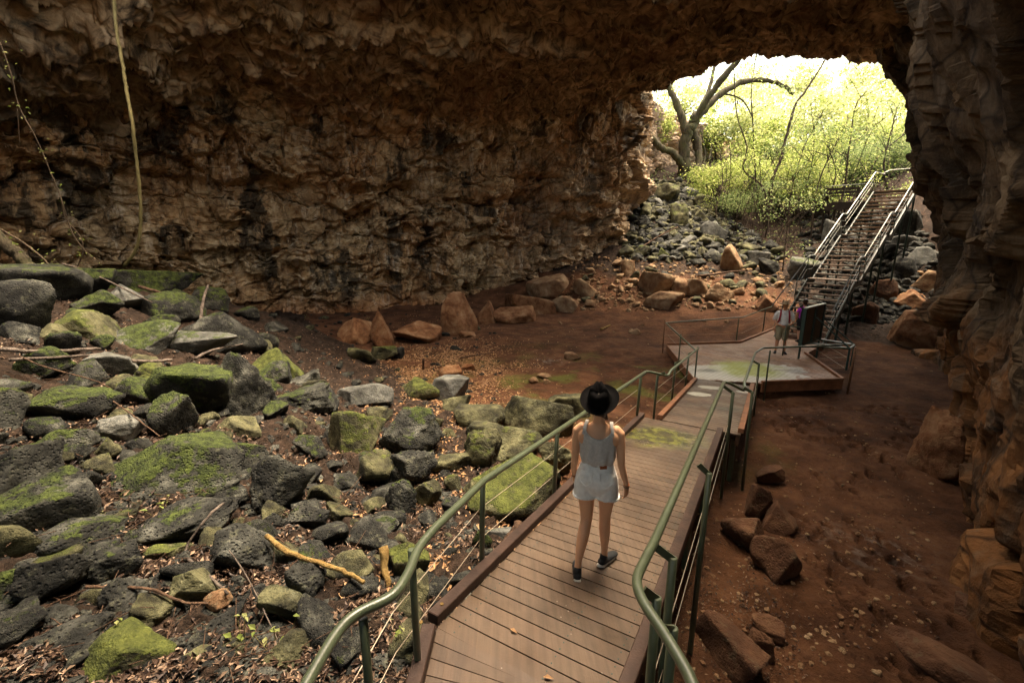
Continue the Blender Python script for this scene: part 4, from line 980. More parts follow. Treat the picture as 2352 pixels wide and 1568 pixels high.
boulder('boulder', (1585, 1440, 1745, 1575), 'shade_rust', 0, 's', 'big sloping brown rock face under the right rail at the bottom edge', lich=.3, dep=.9)
FARB = [
((1498,424,1556,468),'olive',2,'r','round green-grey boulder at the top of the rubble'),
((1592,448,1650,488),'olive',3,'r','mossy dome boulder below the forked tree roots'),
((1608,508,1666,554),'grey',2,'s','broad tilted pale boulder in the middle rubble right of centre'),
((1538,468,1578,524),'olive',3,'p','knobbly tall mossy boulder in the upper rubble'),
((1590,480,1626,510),'olive',2,'w','pale wedge boulder in the upper rubble'),
((1506,570,1539,596),'olive',4,'w','bright lime-green mossy rock low in the rubble'),
((1499,547,1522,566),'grey',0,'a','small white-grey rock in the middle of the dark rubble'),
((1656,562,1702,624),'ochre',0,'a','tall dark brown block in the middle rubble'),
((1719,576,1764,608),'grey',0,'s','flat pale-topped rock in the dark rubble left of the stairs'),
((1742,592,1784,627),'basalt',1,'r','round black-grey rock below the flat pale-topped one'),
((1812,590,1876,642),'grey',2,'s','large pale flat-topped boulder touching the stairs on the left'),
((1440,540,1462,562),'olive',1,'a','small olive block by the cliff at the left of the rubble'),
((1560,430,1602,452),'grey',1,'s','white-topped slab just below the big green bush'),
((1470,470,1500,500),'olive',1,'a','greenish block against the cliff in the upper rubble'),
((1890,505,1925,552),'grey',0,'s','grey boulder seen behind the upper flight of stairs'),
((2050,486,2110,546),'basalt',1,'s','dark layered boulder between the stair head and the right rock face'),
((2086,566,2138,612),'grey',1,'a','light grey boulder at the base of the right rock face'),
((2050,540,2100,575),'grey',0,'s','flat grey slab right of the middle flight'),
((2040,590,2095,640),'basalt',0,'a','black block in the deep shade right of the stairs'),
((2000,640,2050,690),'shade_rust',0,'a','dim brown block under the middle flight of the stairs'),
((1960,690,2010,740),'shade_rust',0,'r','dim brown boulder beside the stair support posts'),
((2096,620,2150,668),'ochre',0,'a','tan block above the huge brown block by the rock face'),
((2010,560,2050,600),'basalt',0,'a','dark angular block directly under the upper flight'),
]
for bx, mt, ms, sty, lab in FARB: boulder('boulder', bx, mt, ms, sty, lab)
# crumbling orange outcrop at the foot of the right rock face
boulder('rock_outcrop', (2092, 935, 2180, 1095), 'rust', 0, 'p', 'crumbling bright orange outcrop at the foot of the right rock face', 'rock', lich=.2, dep=.7)

# loose stones: a few shapes of each sort, copied
def scatter(n, zone, mats, size, group, label, cat='stone', seed=1, sub=3, sq=(.75, .6), moss=(0, 1)):
    rng = np.random.RandomState(seed); protos = {}; k = 0; tries = 0
    while k < n and tries < n*60:
        tries += 1; u, v = zone(rng); p, t = hit(u, v)
        if t > 55: continue
        sz = size(rng, p)
        if any((p[0]-b[0])**2+(p[1]-b[1])**2 < (b[2]*.62+sz*.35)**2 for b in BL): continue
        mt = mats(rng, u, v); key = (mt, rng.randint(4))
        if key not in protos:
            me = rock(300+seed*17+key[1]*5+len(mt), (1, sq[0], sq[1]), 'arpa'[key[1]], sub); me.materials.append(M[mt]); protos[key] = me
        o = bpy.data.objects.new('stone', protos[key]); COL.objects.link(o)
        o.location = (p[0], p[1], H(p[0], p[1])+sz*.12); o.rotation_euler = (rng.uniform(-.5, .5), rng.uniform(-.5, .5), rng.uniform(0, 6.28)); o.scale = (sz,)*3
        o.color = (rng.uniform(*moss), rng.uniform(.2, .7), 0, 1)
        tag(o, label, cat, group); BL.append((p[0], p[1], sz*.4, 0)); k += 1
scatter(70, lambda r: (r.uniform(20, 1080), r.uniform(960, 1540)), lambda r, u, v: ('basalt', 'basalt', 'olive', 'basalt')[r.randint(4)], lambda r, p: r.uniform(.15, .55), 'small stones on the left slope', 'small dark stone lying in dead leaves on the lower left slope', seed=2, sub=4, moss=(0, .7))
scatter(30, lambda r: (r.uniform(0, 640), r.uniform(660, 1000)), lambda r, u, v: ('basalt', 'basalt', 'olive')[r.randint(3)], lambda r, p: r.uniform(.5, .95), 'mid-sized boulders of the upper left pile', 'mid-sized mossy boulder wedged between larger ones on the upper left slope', 'boulder', seed=12, sub=4, moss=(.5, 1.1))
scatter(34, lambda r: (r.uniform(-40, 1000), r.uniform(960, 1560)), lambda r, u, v: ('basalt', 'basalt', 'olive')[r.randint(3)], lambda r, p: r.uniform(.35, .62), 'mid-sized boulders of the lower left pile', 'mid-sized dark pitted boulder among leaves on the lower left slope', 'boulder', seed=13, sub=4, moss=(.1, .8))
scatter(30, lambda r: (r.uniform(560, 1100), r.uniform(720, 950)), lambda r, u, v: ('basalt', 'olive', 'basalt')[r.randint(3)], lambda r, p: r.uniform(.2, .45), 'small stones behind the slope', 'small grey stone on the leaf-covered bank above the dirt floor', seed=3, sub=4, moss=(0, .6))
def zr(r):
    v = r.uniform(418, 600); return r.uniform(max(1430, 1480-(v-420)*.3), 1560+(v-420)*1.4), v
scatter(110, zr, lambda r, u, v: ('basalt', 'olive', 'olive', 'basalt', 'grey')[r.randint(5)], lambda r, p: r.uniform(.55, 1.35), 'stones of the dark rubble', 'angular grey-green stone in the rubble slope below the forked tree', seed=4, moss=(0, .8))
scatter(62, lambda r: (r.uniform(1330, 1790), r.uniform(600, 706)), lambda r, u, v: ('ochre', 'ochre', 'olive', 'ochre')[r.randint(4)] if v > 640 or u < 1500 else ('basalt', 'olive')[r.randint(2)], lambda r, p: r.uniform(.35, .95), 'stones of the rusty rubble', 'angular rust-brown stone at the front of the rubble slope', seed=5, moss=(0, .1))
scatter(16, lambda r: (r.uniform(2030, 2150), r.uniform(560, 700)), lambda r, u, v: ('ochre', 'grey', 'basalt')[r.randint(3)], lambda r, p: r.uniform(.4, 1.1), 'stones right of the stairs', 'brown stone in the shade between the stairs and the right rock face', seed=6, moss=(0, .1))
scatter(10, lambda r: (r.uniform(1280, 1740), r.uniform(708, 770)), lambda r, u, v: 'ochre', lambda r, p: r.uniform(.08, .28), 'stones strewn on the dirt floor', 'small orange stone strewn on the dirt floor before the rubble', seed=7, moss=(0, .05))
# gravel nobody could count: one mesh
def gravel():
    rng = np.random.RandomState(11); V0, F0 = ico(1); Vs, Fs, n = [], [], 0
    def put(zone, cnt, smin, smax, name, mat, lab_grp):
        Vs, Fs, n = [], [], 0; U = []
        for _ in range(cnt):
            u, v = zone(rng); p, t = hit(u, v)
            if t < 55: U.append((p[0], p[1]))
        U = np.array(U); Zs = hfun(U[:, 0], U[:, 1])
        for (x, y), z in zip(U, Zs):
            s_ = smin+(smax-smin)*rng.rand()**2.2; R = np.array(Matrix.Rotation(rng.uniform(0, 6.28), 3, 'Z') @ Matrix.Rotation(rng.uniform(-.6, .6), 3, 'X'))
            P = V0*(1+rng.uniform(-.28, .28, (len(V0), 1)))*np.array([1, .75, .6])*s_*.5
            Vs.append(P @ R.T+np.array([x, y, z+s_*.1])); Fs.append(F0+n); n += len(V0)
        o = link(name, npmesh(name, np.vstack(Vs), np.vstack(Fs), smooth=False), None, M[mat]); o.color = (.25, .5, 0, 1); tag(o, kind='stuff')
    put(lambda r: (r.uniform(-60, 1150), r.uniform(720, 1600)), 5200, .03, .22, 'gravel', 'basalt', 0)
    put(zr, 900, .2, .8, 'rubble', 'olive', 0); put(zr, 1500, .2, .8, 'rubble', 'basalt', 0); put(lambda r: (r.uniform(1840, 2110), r.uniform(470, 740)), 900, .2, .8, 'rubble', 'basalt', 0)
    put(lambda r: (r.uniform(1300, 1820), r.uniform(590, 715)), 1300, .08, .36, 'rubble', 'ochre', 0)
    put(lambda r: (r.uniform(2000, 2160), r.uniform(540, 760)), 350, .08, .4, 'rubble', 'basalt', 0)
    put(lambda r: (r.uniform(930, 2150), r.uniform(700, 1560)), 2600, .012, .085, 'gravel', 'ochre', 0)
gravel()

# ------------------------------------------------------------------ dead leaves, twigs
def leaves_mesh(name, XYZ, sizes, mat, rng, tilt=.5, up=None, aspect=.42, kind='stuff', parent=None, curl=.18):
    n = len(XYZ); L = sizes[:, None]
    base = np.array([[-.5, 0, 0], [-.12, .5, .0], [.5, 0, 0], [-.12, -.5, 0]]); base[:, 1] *= aspect
    az = rng.uniform(0, 2*np.pi, n); ti = rng.normal(0, tilt, n); ro = rng.normal(0, tilt, n)
    B = np.repeat(base[None], n, 0)*L[:, :, None]; B[:, 1, 2] += sizes*curl; B[:, 3, 2] += sizes*curl
    def rot(B, a, i, j):
        c, s_ = np.cos(a)[:, None], np.sin(a)[:, None]; x = B[:, :, i]*c-B[:, :, j]*s_; y = B[:, :, i]*s_+B[:, :, j]*c; B[:, :, i] = x; B[:, :, j] = y; return B
    B = rot(B, ro, 1, 2); B = rot(B, ti, 0, 2); B = rot(B, az, 0, 1); V = (B+XYZ[:, None, :]).reshape(-1, 3)
    idx = np.arange(n)[:, None]*4; F = np.concatenate([idx+np.array([0, 1, 2]), idx+np.array([0, 2, 3])])
    return tag(link(name, npmesh(name, V, F, smooth=False), parent, M[mat]), kind=kind)
def litter():
    rng = np.random.RandomState(21)
    def pts(zone, cnt):
        U = []
        for _ in range(cnt):
            u, v = zone(rng); d = raydir(u, v)
            U.append((u, v))
        U = np.array(U); D = np.stack([(U[:, 0]-1176)/FPX, CP+(784-U[:, 1])/FPX*SP, -SP+(784-U[:, 1])/FPX*CP], 1)
        t = -3.6/np.minimum(D[:, 2], -.02)
        for _ in range(14):
            P = D*t[:, None]; g = hraw(P[:, 0], P[:, 1]); t = t*.5+.5*(g/np.minimum(D[:, 2], -.02))
        P = D*t[:, None]; ok = (t > 1) & (t < 40); P = P[ok]; P[:, 2] = hfun(P[:, 0], P[:, 1]); return P
    def thin(P, sc=1.1, thr=-.1):
        n_ = gnoise(np.stack([P[:, 0]*sc, P[:, 1]*sc, P[:, 0]*0], 1), 88); return P[n_ > thr+rng.normal(0, .15, len(P))]
    P = thin(pts(lambda r: (r.uniform(-80, 1180), 690+910*r.rand()**.9), 46000)); P = P[pile(P[:, 0], P[:, 1]) > .35]; P[:, 2] += .015+rng.rand(len(P))*.07
    leaves_mesh('dead_leaves', P, rng.uniform(.035, .085, len(P)), 'litter', rng)
    P = pts(lambda r: (r.normal(1000, 110), r.normal(1060, 160)), 10000); P = thin(P, .9, .0); P[:, 2] += .015+rng.rand(len(P))*.03
    leaves_mesh('dead_leaves', P, rng.uniform(.05, .10, len(P)), 'pale_litter', rng, .35)
    P = pts(lambda r: (r.normal(1030, 85), r.normal(850, 42)), 9000); P = thin(P, .8, -.05); P[:, 2] += .015; P = P[P[:, 2] < -3.4]
    leaves_mesh('dead_leaves', P, rng.uniform(.05, .11, len(P)), 'pale_litter', rng, .25)
    P = pts(lambda r: (r.uniform(960, 2150), r.uniform(700, 1500)), 900); P = P[pile(P[:, 0], P[:, 1]) < .5]; P[:, 2] += .012
    leaves_mesh('dead_leaves', P, rng.uniform(.03, .06, len(P)), 'litter', rng, .25)
    P = pts(lambda r: (r.normal(1720, 70), r.normal(1440, 90)), 800); P[:, 2] += .015
    leaves_mesh('dead_leaves', P, rng.uniform(.025, .05, len(P)), 'litter', rng, .3)
    # fine twigs
    mb = MB(); P = pts(lambda r: (r.uniform(0, 1080), r.uniform(760, 1560)), 900); P = P[pile(P[:, 0], P[:, 1]) > .4]
    for p in P:
        a = rng.uniform(0, 6.28); L_ = rng.uniform(.12, .5); dv = Vector((math.cos(a), math.sin(a), rng.uniform(-.15, .3)))*L_; p = Vector(p)+UP*.03
        q = Vector((rng.normal()*.04, rng.normal()*.04, .02)); mb.tube([p, p+dv*.5+q, p+dv], [.005, .004, .003], 4, False)
    tag(mb.build('twigs', M['rstick']), kind='stuff')
litter()
def branch(name, px, r, mat, label, cat='branch', lift=.14, dz=None, group=None, taper=.5, side=0):
    """a fallen branch through survey points, laid on the ground or on the boulders"""
    P = []
    for i, q in enumerate(px):
        p, t = hit(q[0], q[1], lift if len(q) < 3 else q[2]+.06); P.append(Vector(p))
    P = [P[0]]+[P[i]*.5+(P[i-1]+P[i+1])*.25 for i in range(1, len(P)-1)]+[P[-1]]; P = smoothpath(P, 4); n = len(P); rng = random.Random(hash_s(label))
    P = [p+Vector((rng.gauss(0, r*.12), rng.gauss(0, r*.12), rng.gauss(0, r*.12))) for p in P]
    mb = MB(); mb.tube(P, [r*(1-taper*i/n)*(1+rng.uniform(-.12, .12)) for i in range(n)], 9)
    return tag(mb.build(name, M[mat], None, smooth=True), label, cat, group)
branch('branch', [(612,1232),(653,1266),(695,1283),(774,1301),(808,1321),(836,1338)], .028, 'ystick', 'thick yellow stripped branch lying on the lower left slope', taper=.35, lift=.30)
branch('branch', [(513,1156,.35),(492,1167,.4),(471,1194,.35),(447,1225,.2),(430,1249,.12),(423,1273,.06)], .014, 'stick', 'upper half of the bent grey branch resting on the flat pitted boulder', taper=.3)
branch('branch', [(425,1277,.06),(457,1301,.1),(492,1332,.12),(523,1363,.08)], .015, 'stick', 'lower half of the bent grey branch leading towards the wedge boulder', taper=.3)
branch('branch', [(196,1347,.1),(241,1347,.1),(303,1351,.1),(347,1347,.1),(389,1366,.1),(413,1390,.1),(478,1385,.1)], .014, 'rstick', 'long crooked brown twig across the lower left slope', taper=.3)
branch('branch', [(463,751,.15),(461,724,.35),(465,687,.7),(478,655,1.0)], .045, 'stick', 'upright grey stick standing among the ridge boulders', taper=.3)
branch('branch', [(142,606,.55),(187,616,.5),(244,642,.5),(292,668,.5),(349,694,.4)], .028, 'stick', 'long thin grey branch slanting down from the ridge slab', taper=.5)
branch('branch', [(318,658,.5),(372,672,.6),(410,684,.6),(446,700,.5)], .04, 'rstick', 'brown branch lying over the long mossy ridge boulder', taper=.4)
branch('branch', [(0,802,.25),(75,807,.25),(131,811,.25),(187,799,.25),(229,801,.2)], .035, 'stick', 'dark branch lying across the left hollow, highest of the pile', taper=.3)
branch('branch', [(20,826,.2),(110,822,.2),(180,818,.2),(250,812,.2)], .028, 'stick', 'second dark branch of the pile in the left hollow', taper=.3)
branch('branch', [(300,829,.2),(345,832,.2),(394,826,.2)], .035, 'stick', 'straight dark branch right of the flat-topped grey block', taper=.2)
branch('branch', [(448,824,.2),(472,807,.3),(506,798,.35),(559,790,.35)], .03, 'stick', 'dark curved branch reaching right towards the tall craggy boulder', taper=.5)
branch('branch', [(45,818,.2),(94,841,.3),(150,858,.4),(210,867,.4),(247,886,.3),(270,904,.2)], .012, 'rstick', 'thin brown twig slanting over the smooth flat-topped boulder', taper=.3)
branch('branch', [(247,912,.2),(292,942,.3),(337,979,.4),(367,1002,.3)], .011, 'rstick', 'thin brown twig behind the peak of the pyramid-shaped boulder', taper=.3)
branch('branch', [(526,1263,.25),(564,1311,.1),(592,1370,.1),(616,1425,.1),(643,1480,.08)], .006, 'stick', 'long straight whitish twig running down to the rail', taper=.3)
branch('branch', [(880,1257,.3),(882,1302,.12),(894,1346,.04)], .045, 'ystick', 'broken bark-stripped log standing beside the moss-green rock', 'log', taper=.5)
branch('branch', [(1191,1202,.35),(1174,1226,.3),(1158,1252,.25)], .05, 'rstick', 'short pale log poking out beside the left kerb', 'log', taper=.1)
branch('branch', [(1057,822,.05),(1095,815,.06),(1132,809,.05)], .03, 'rstick', 'dark stick lying on the dirt floor among pale leaves', taper=.5)
branch('branch', [(1472,569,.3),(1509,541,.4),(1557,521,.4)], .045, 'rstick', 'thin brown stick leaning on the dark rubble', taper=.4)
branch('branch', [(1602,634,.35),(1640,632,.4),(1680,622,.45),(1712,621,.4)], .06, 'rstick', 'brown curved root lying over the rubble near the tall brown block', taper=.4)
branch('branch', [(972,848,.02),(972,836,.2),(973,824,.4)], .04, 'rstick', 'short upright brown stake at the edge of the dirt floor', 'stake', taper=.3)
branch('branch', [(1380,756,.05),(1391,752,.06),(1402,746,.06)], .05, 'ystick', 'short yellowish stick on the dirt left of the platform', taper=.4)

# ------------------------------------------------------------------ hanging vines on the left
def vine(name, pts, depth, r, mat, label, cat='vine', leaves=0):
    P = smoothpath([atY(u, v, depth+dd) for (u, v, dd) in pts], 8); mb = MB(); rng = random.Random(len(label))
    mb.tube([p+Vector((rng.gauss(0, r*.08),)*3) for p in P], [r*(1+rng.uniform(-.15, .15)) for p in P], 9); o = mb.build(name, M[mat], None, smooth=True)
    tag(o, label, cat)
    if leaves:
        rn = np.random.RandomState(5); Q = np.array([tuple(P[rn.randint(len(P))]) for _ in range(leaves)])+rn.normal(0, .12, (leaves, 3))
        leaves_mesh('leaf', Q, rn.uniform(.05, .12, leaves), 'leafA', rn, .6, aspect=.5, parent=o, kind='stuff')
    return o
vine('hanging_vine', [(258,-60,1.5),(266,60,1),(280,140,.6),(291,210,.3),(305,290,0),(315,380,0),(322,460,0),(322,530,0),(310,578,0),(285,610,0)], 13.4, .042, 'vine', 'thick pale yellow vine hanging from the roof to the mossy ridge', 'vine')
vine('hanging_vine', [(0,97,0),(25,169,0),(44,245,0),(80,312,0),(110,380,0),(143,464,0),(165,532,0),(194,574,0),(228,603,0)], 12.6, .014, 'dvine', 'thin dark vine slanting down the wall at the far left', 'vine', 46)
vine('hanging_vine', [(40,250,.3),(44,310,.3),(46,330,.3)], 12.6, .008, 'dvine', 'short wispy vine end hanging beside the thin dark vine', 'vine')
vine('hanging_vine', [(140,450,.2),(150,500,.2),(185,545,.2),(190,580,.2),(178,612,.2)], 12.8, .014, 'dvine', 'second thin vine splitting off near the ridge', 'vine', 20)
vine('leaning_log', [(-60,470,0),(0,548,0),(40,585,0),(78,622,0)], 11.5, .14, 'bark', 'dark log leaning on the ridge slab at the left picture edge', 'log')
vine('hanging_vine', [(-10,520,-.3),(50,555,-.3),(95,590,-.3),(115,612,-.3)], 11.5, .02, 'dvine', 'thin brown vine beside the dark leaning log', 'vine', 24)

# ------------------------------------------------------------------ trees and thicket beyond the mouth
def limb(mb, pts, r0, r1, n=10):
    P = smoothpath(pts, 6); k = len(P); rg = random.Random(int(abs(pts[0][0])*999)+k); P = [p+Vector((rg.gauss(0, r0*.10), rg.gauss(0, r0*.1), rg.gauss(0, r0*.10))) for p in P]
    mb.tube(P, [(r0+(r1-r0)*(i/(k-1)))*rg.uniform(.86, 1.14) for i in range(k)], n)
def Y3(l): return [atY(u, v, y) for u, v, y in l]
ft_ = Vector(atY(1568, 372, 37.5))
TR = .78
tree = empty('forked_tree', (ft_.x, ft_.y, H(ft_.x, ft_.y)), 0, 'big mossy forked tree with arching limbs on the rubble at the cave mouth', 'tree')
mb = MB(); limb(mb, Y3([(1570,425,37.6),(1572,372,37.5),(1572,330,37.4),(1583,298,37.3),(1600,268,37.2)]), .62*TR, .46*TR); under(mb.build('trunk', M['bark'], None, smooth=True), tree)
for l, a, b in (([(1570,385,37.4),(1545,352,37.0),(1515,338,36.6),(1488,305,36.2),(1470,272,36.0),(1458,240,36.0)], .34, .24), ([(1578,318,37.3),(1566,275,37.4),(1552,235,37.6),(1530,190,37.8),(1505,130,38.0)], .36, .26),
                ([(1592,285,37.2),(1620,235,36.6),(1660,180,36.0),(1705,125,35.4),(1750,60,34.8)], .34, .22), ([(1596,275,37.3),(1640,230,37.8),(1690,195,38.2),(1745,184,38.6),(1790,192,38.8),(1822,215,39)], .36, .14),
                ([(1600,262,37.5),(1625,215,38.2),(1640,160,39),(1650,90,40)], .22, .12), ([(1660,215,38.0),(1690,222,37.8),(1712,238,37.6),(1728,270,37.4)], .10, .05)):
    mb = MB(); limb(mb, Y3(l), a*TR, b*TR); under(mb.build('limb', M['bark'], None, smooth=True), tree)
for l, a, b in (([(1590,300,37.9),(1604,345,37.7),(1606,390,37.0),(1640,430,36.0),(1668,470,34.8),(1682,520,33.2)], .42, .22), ([(1572,400,37.3),(1560,420,37.0),(1550,440,36.4),(1540,455,35.9)], .3, .12), ([(1596,380,37.0),(1620,420,36.4),(1628,445,35.5)], .25, .12),
                ([(1610,300,38.2),(1616,330,38),(1620,360,37.8),(1612,388,37.2)], .07, .06), ([(1622,300,38.4),(1634,335,38.2),(1628,370,37.6)], .06, .05)):
    mb = MB(); limb(mb, Y3(l), a*TR, b*TR); under(mb.build('root', M['bark'], None, smooth=True), tree)
def clump(rng, centers, per, spread, flat=.6):
    C = np.repeat(np.array(centers), per, 0); return C+rng.normal(0, 1, C.shape)*np.array([spread, spread, spread*flat])
def crown_(rng, box, n_c, per, spread):
    """leaf clumps filling a volume unevenly"""
    (x0, x1), (y0, y1), (z0, z1) = box; C = np.stack([rng.uniform(x0, x1, n_c), rng.uniform(y0, y1, n_c), rng.uniform(z0, z1, n_c)], 1); return clump(rng, C, per, spread)
rng = np.random.RandomState(5)
c = [tuple(atY(u, v, y)) for u, v, y in ((1480,215,38),(1500,250,38.5),(1530,160,39),(1560,140,39),(1640,150,39.5),(1700,120,40),(1740,170,39),(1800,190,39.5),(1830,225,39.5),(1600,190,39.5),(1500,200,39),(1520,300,38.5),(1650,100,39),(1770,140,41),(1850,160,41),(1500,280,38.2))]
lv = leaves_mesh('foliage', clump(rng, c, 150, .75, .7), rng.uniform(.12, .26, 150*len(c)), 'leafA', rng, .7, aspect=.5, kind=None, parent=None); under(lv, tree)
SAPL = [([(1767,482,32),(1775,411,32.2),(1793,366,32.4),(1808,306,32.6),(1827,242,32.8),(1853,205,33),(1891,145,33.4),(1915,100,33.6)], .11, 'tall dark leaning trunk crossing the middle of the mouth'),
 ([(1763,500,31),(1756,440,31),(1741,418,31.2),(1707,388,31.4),(1715,336,31.6),(1692,261,31.8),(1685,141,32),(1683,90,32)], .055, 'slim wavy trunk right of the forked tree'),
 ([(1930,470,29.8),(1940,430,30),(1947,366,30),(1955,306,30.3),(1966,242,30.5),(1990,210,30.8)], .06, 'thin dark sapling rising in front of the small upper deck'),
 ([(1800,600,25.5),(1808,523,25.8),(1816,448,26),(1831,388,26.2),(1850,330,26.5)], .035, 'thin sapling growing from the stones left of the stairs'),
 ([(1756,520,32.5),(1737,430,32.7),(1730,298,33),(1726,205,33.2),(1740,110,33.5)], .05, 'straight pale sapling with hanging creepers'),
 ([(1861,561,28.5),(1868,486,28.7),(1883,411,29),(1917,336,29.3),(1950,270,29.6)], .045, 'leaning sapling between the thin one and the stairs'),
 ([(1700,520,32),(1720,460,32.4),(1760,400,33),(1800,330,33.4),(1840,250,34)], .04, 'slender sapling leaning right behind the wavy trunk'),
 ([(1790,520,33),(1830,460,33.4),(1880,410,34),(1960,330,34.5),(2060,250,35)], .05, 'long slender trunk leaning far to the right'),
 ([(1840,540,30),(1835,470,30.2),(1860,400,30.4),(1870,320,30.6),(1862,240,31)], .035, 'crooked sapling in the middle of the thicket'),
 ([(2040,440,31),(2030,380,31.3),(2045,310,31.6),(2060,250,32)], .06, 'dark sapling right beside the rock face opening'),
 ([(1990,420,33),(2010,370,33),(2050,330,33),(2090,300,33)], .07, 'dark leaning trunk low at the right end of the mouth'),
 ([(1650,530,32),(1645,480,32.5),(1660,420,33),(1655,360,33.5)], .04, 'short thin sapling over the roots of the forked tree'),
 ([(1920,540,29),(1900,470,29.4),(1920,400,29.8),(1900,330,30.2),(1880,260,30.6)], .04, 'bent sapling left of the small upper deck')]
for i, (l, r, lab) in enumerate(SAPL):
    P = Y3(l); p0 = P[0]; tr = empty('sapling', (p0[0], p0[1], H(p0[0], p0[1])), 0, lab, 'tree'); rng = np.random.RandomState(50+i)
    P = [np.array([p0[0], p0[1], H(p0[0], p0[1])-.1])]+P if H(p0[0], p0[1]) < p0[2] else P
    mb = MB(); limb(mb, P, r*1.15, r*.45, 8); under(mb.build('trunk', M['sapl'], None, smooth=True), tr)
    Q = smoothpath(P, 6); mb = MB(); ends = []
    for k in range(12):
        b = Q[rng.randint(len(Q)//3, len(Q))]; dv = Vector((rng.normal(), rng.normal()*.6, rng.uniform(.1, 1.1))).normalized()*rng.uniform(.7, 2.0)
        mb.tube([b, b+dv*.5+UP*.1, b+dv], [.022, .015, .008], 5, False); ends += [tuple(b+dv), tuple(b+dv*.7)]
    tag(under(mb.build('twigs', M['sapl']), tr), kind='stuff')
    under(leaves_mesh('foliage', clump(rng, ends, 34, .33, .6), rng.uniform(.08, .17, 34*len(ends)), 'leafA' if i % 3 else 'leafB', rng, .6, aspect=.5, kind=None), tr)
# creeping ground cover under the trees
rng = np.random.RandomState(31); n_ = 16000; gx = rng.uniform(8.5, 34, n_); gy = rng.uniform(26, 48, n_); gn_ = gnoise(np.stack([gx*.5, gy*.5, gx*0], 1), 3); ok = (gn_ > -.25) & (gy > 25+.12*np.abs(gx-22)+np.where(gx < 15, (15-gx)*1.2, 0)) & ((gx < 17.5) | (gy > 27.5))
gx, gy = gx[ok], gy[ok]; G3 = np.stack([gx, gy, hfun(gx, gy)+rng.rand(len(gx))*.35*(gn_[ok] > .1)+.03], 1); hf = len(G3)//2
leaves_mesh('ground_cover', G3[:hf], rng.uniform(.10, .22, hf), 'leafB', rng, .5, aspect=.5); leaves_mesh('dead_leaves', G3[hf:], rng.uniform(.10, .2, len(G3)-hf), 'litter', rng, .4)
# bare tangle of thin stems in the thicket
mb = MB(); rng = np.random.RandomState(9)
for k in range(150):
    u = rng.uniform(1640, 2060); y = rng.uniform(29, 37); v = rng.uniform(470, 560) if u < 1880 else rng.uniform(430, 480); b = Vector(atY(u, v, y)); b.z = H(b.x, b.y)-.1
    dv = Vector((rng.normal()*.35, rng.normal()*.3, 1)).normalized()*rng.uniform(1.2, 5.0)
    mb.tube(smoothpath([b, b+dv*.35+Vector((rng.normal()*.2, 0, 0)), b+dv*.7+Vector((rng.normal()*.35, 0, 0)), b+dv], 3), .018, 4, False)
tag(mb.build('thicket_stems', M['sapl']), kind='stuff')
def bush(u, v, y, rx, rz, n, mat, label, size=(.1, .2), seed=1, rzs=None):
    p = Vector(atY(u, v, y)); g = H(p.x, p.y); rng = np.random.RandomState(seed); b = empty('bush', (p.x, p.y, g), 0, label, 'bush')
    C = rng.normal(0, 1, (n, 3)); C /= np.linalg.norm(C, axis=1)[:, None]; C *= (rng.rand(n, 1)**.4); C = C*np.array([rx, rx*.8, rz])+np.array([p.x, p.y, p.z])
    C = C[C[:, 2] > g-.2]; 
    if len(C) < 4: C = np.array([[p.x, p.y, p.z]]*4)
    under(leaves_mesh('foliage', clump(rng, C, 95, .26*max(rx, 1)**.5, .6), rng.uniform(size[0], size[1]*1.15, 95*len(C)), mat, rng, .6, aspect=.5, kind=None), b)
    mb = MB()
    for q in C[:40]: q = Vector(q); mb.tube([Vector((p.x+(q.x-p.x)*.2, p.y+(q.y-p.y)*.2, g-.1)), Vector((p.x, p.y, 0)).lerp(q, .6)*1.0*Vector((1, 1, 0)).length/1.41421*0+Vector(((p.x+q.x)/2, (p.y+q.y)/2, (g+q.z)/2+.1)), q], [.03, .02, .008], 5, False)
    under(mb.build('stem', M['sapl']), b)
bush(1640,408,35.5,1.9,1.0,34,'leafA','bright green bush at the foot of the forked tree',(.10,.2),1)
bush(1600,445,35.0,.9,.6,16,'leafA','small deep green bush overhanging the rubble top',(.08,.16),2)
bush(1735,400,36,2.2,1.5,44,'leafA','pale green bush right of the forked tree roots',(.10,.2),3)
bush(1850,400,33,2.0,1.9,60,'leafA','bright lime bush in the middle of the mouth',(.09,.18),4)
bush(1950,390,35,2.2,1.7,60,'leafB','grey-green bush left of the stair head',(.10,.2),5)
bush(2040,370,35,2.0,2.0,70,'leafB','dense grey-green bush above the stair head',(.10,.22),6)
bush(1780,450,34,1.9,1.1,40,'leafB','low brownish-green bush under the leaning dark trunk',(.08,.16),7)
bush(1890,440,32,1.5,1.0,34,'leafA','low green bush behind the small upper deck',(.08,.16),8)
bush(2105,440,29,.8,.7,16,'leafA','small green bush tucked between stair head and rock face',(.08,.16),9)
bush(1490,290,40,1.8,1.6,34,'leafA','green creeper growing on the sunlit cliff left of the forked tree',(.12,.22),10)
bush(1700,470,33,1.5,.8,24,'leafB','low straggly bush beside the forked tree root',(.08,.15),11)
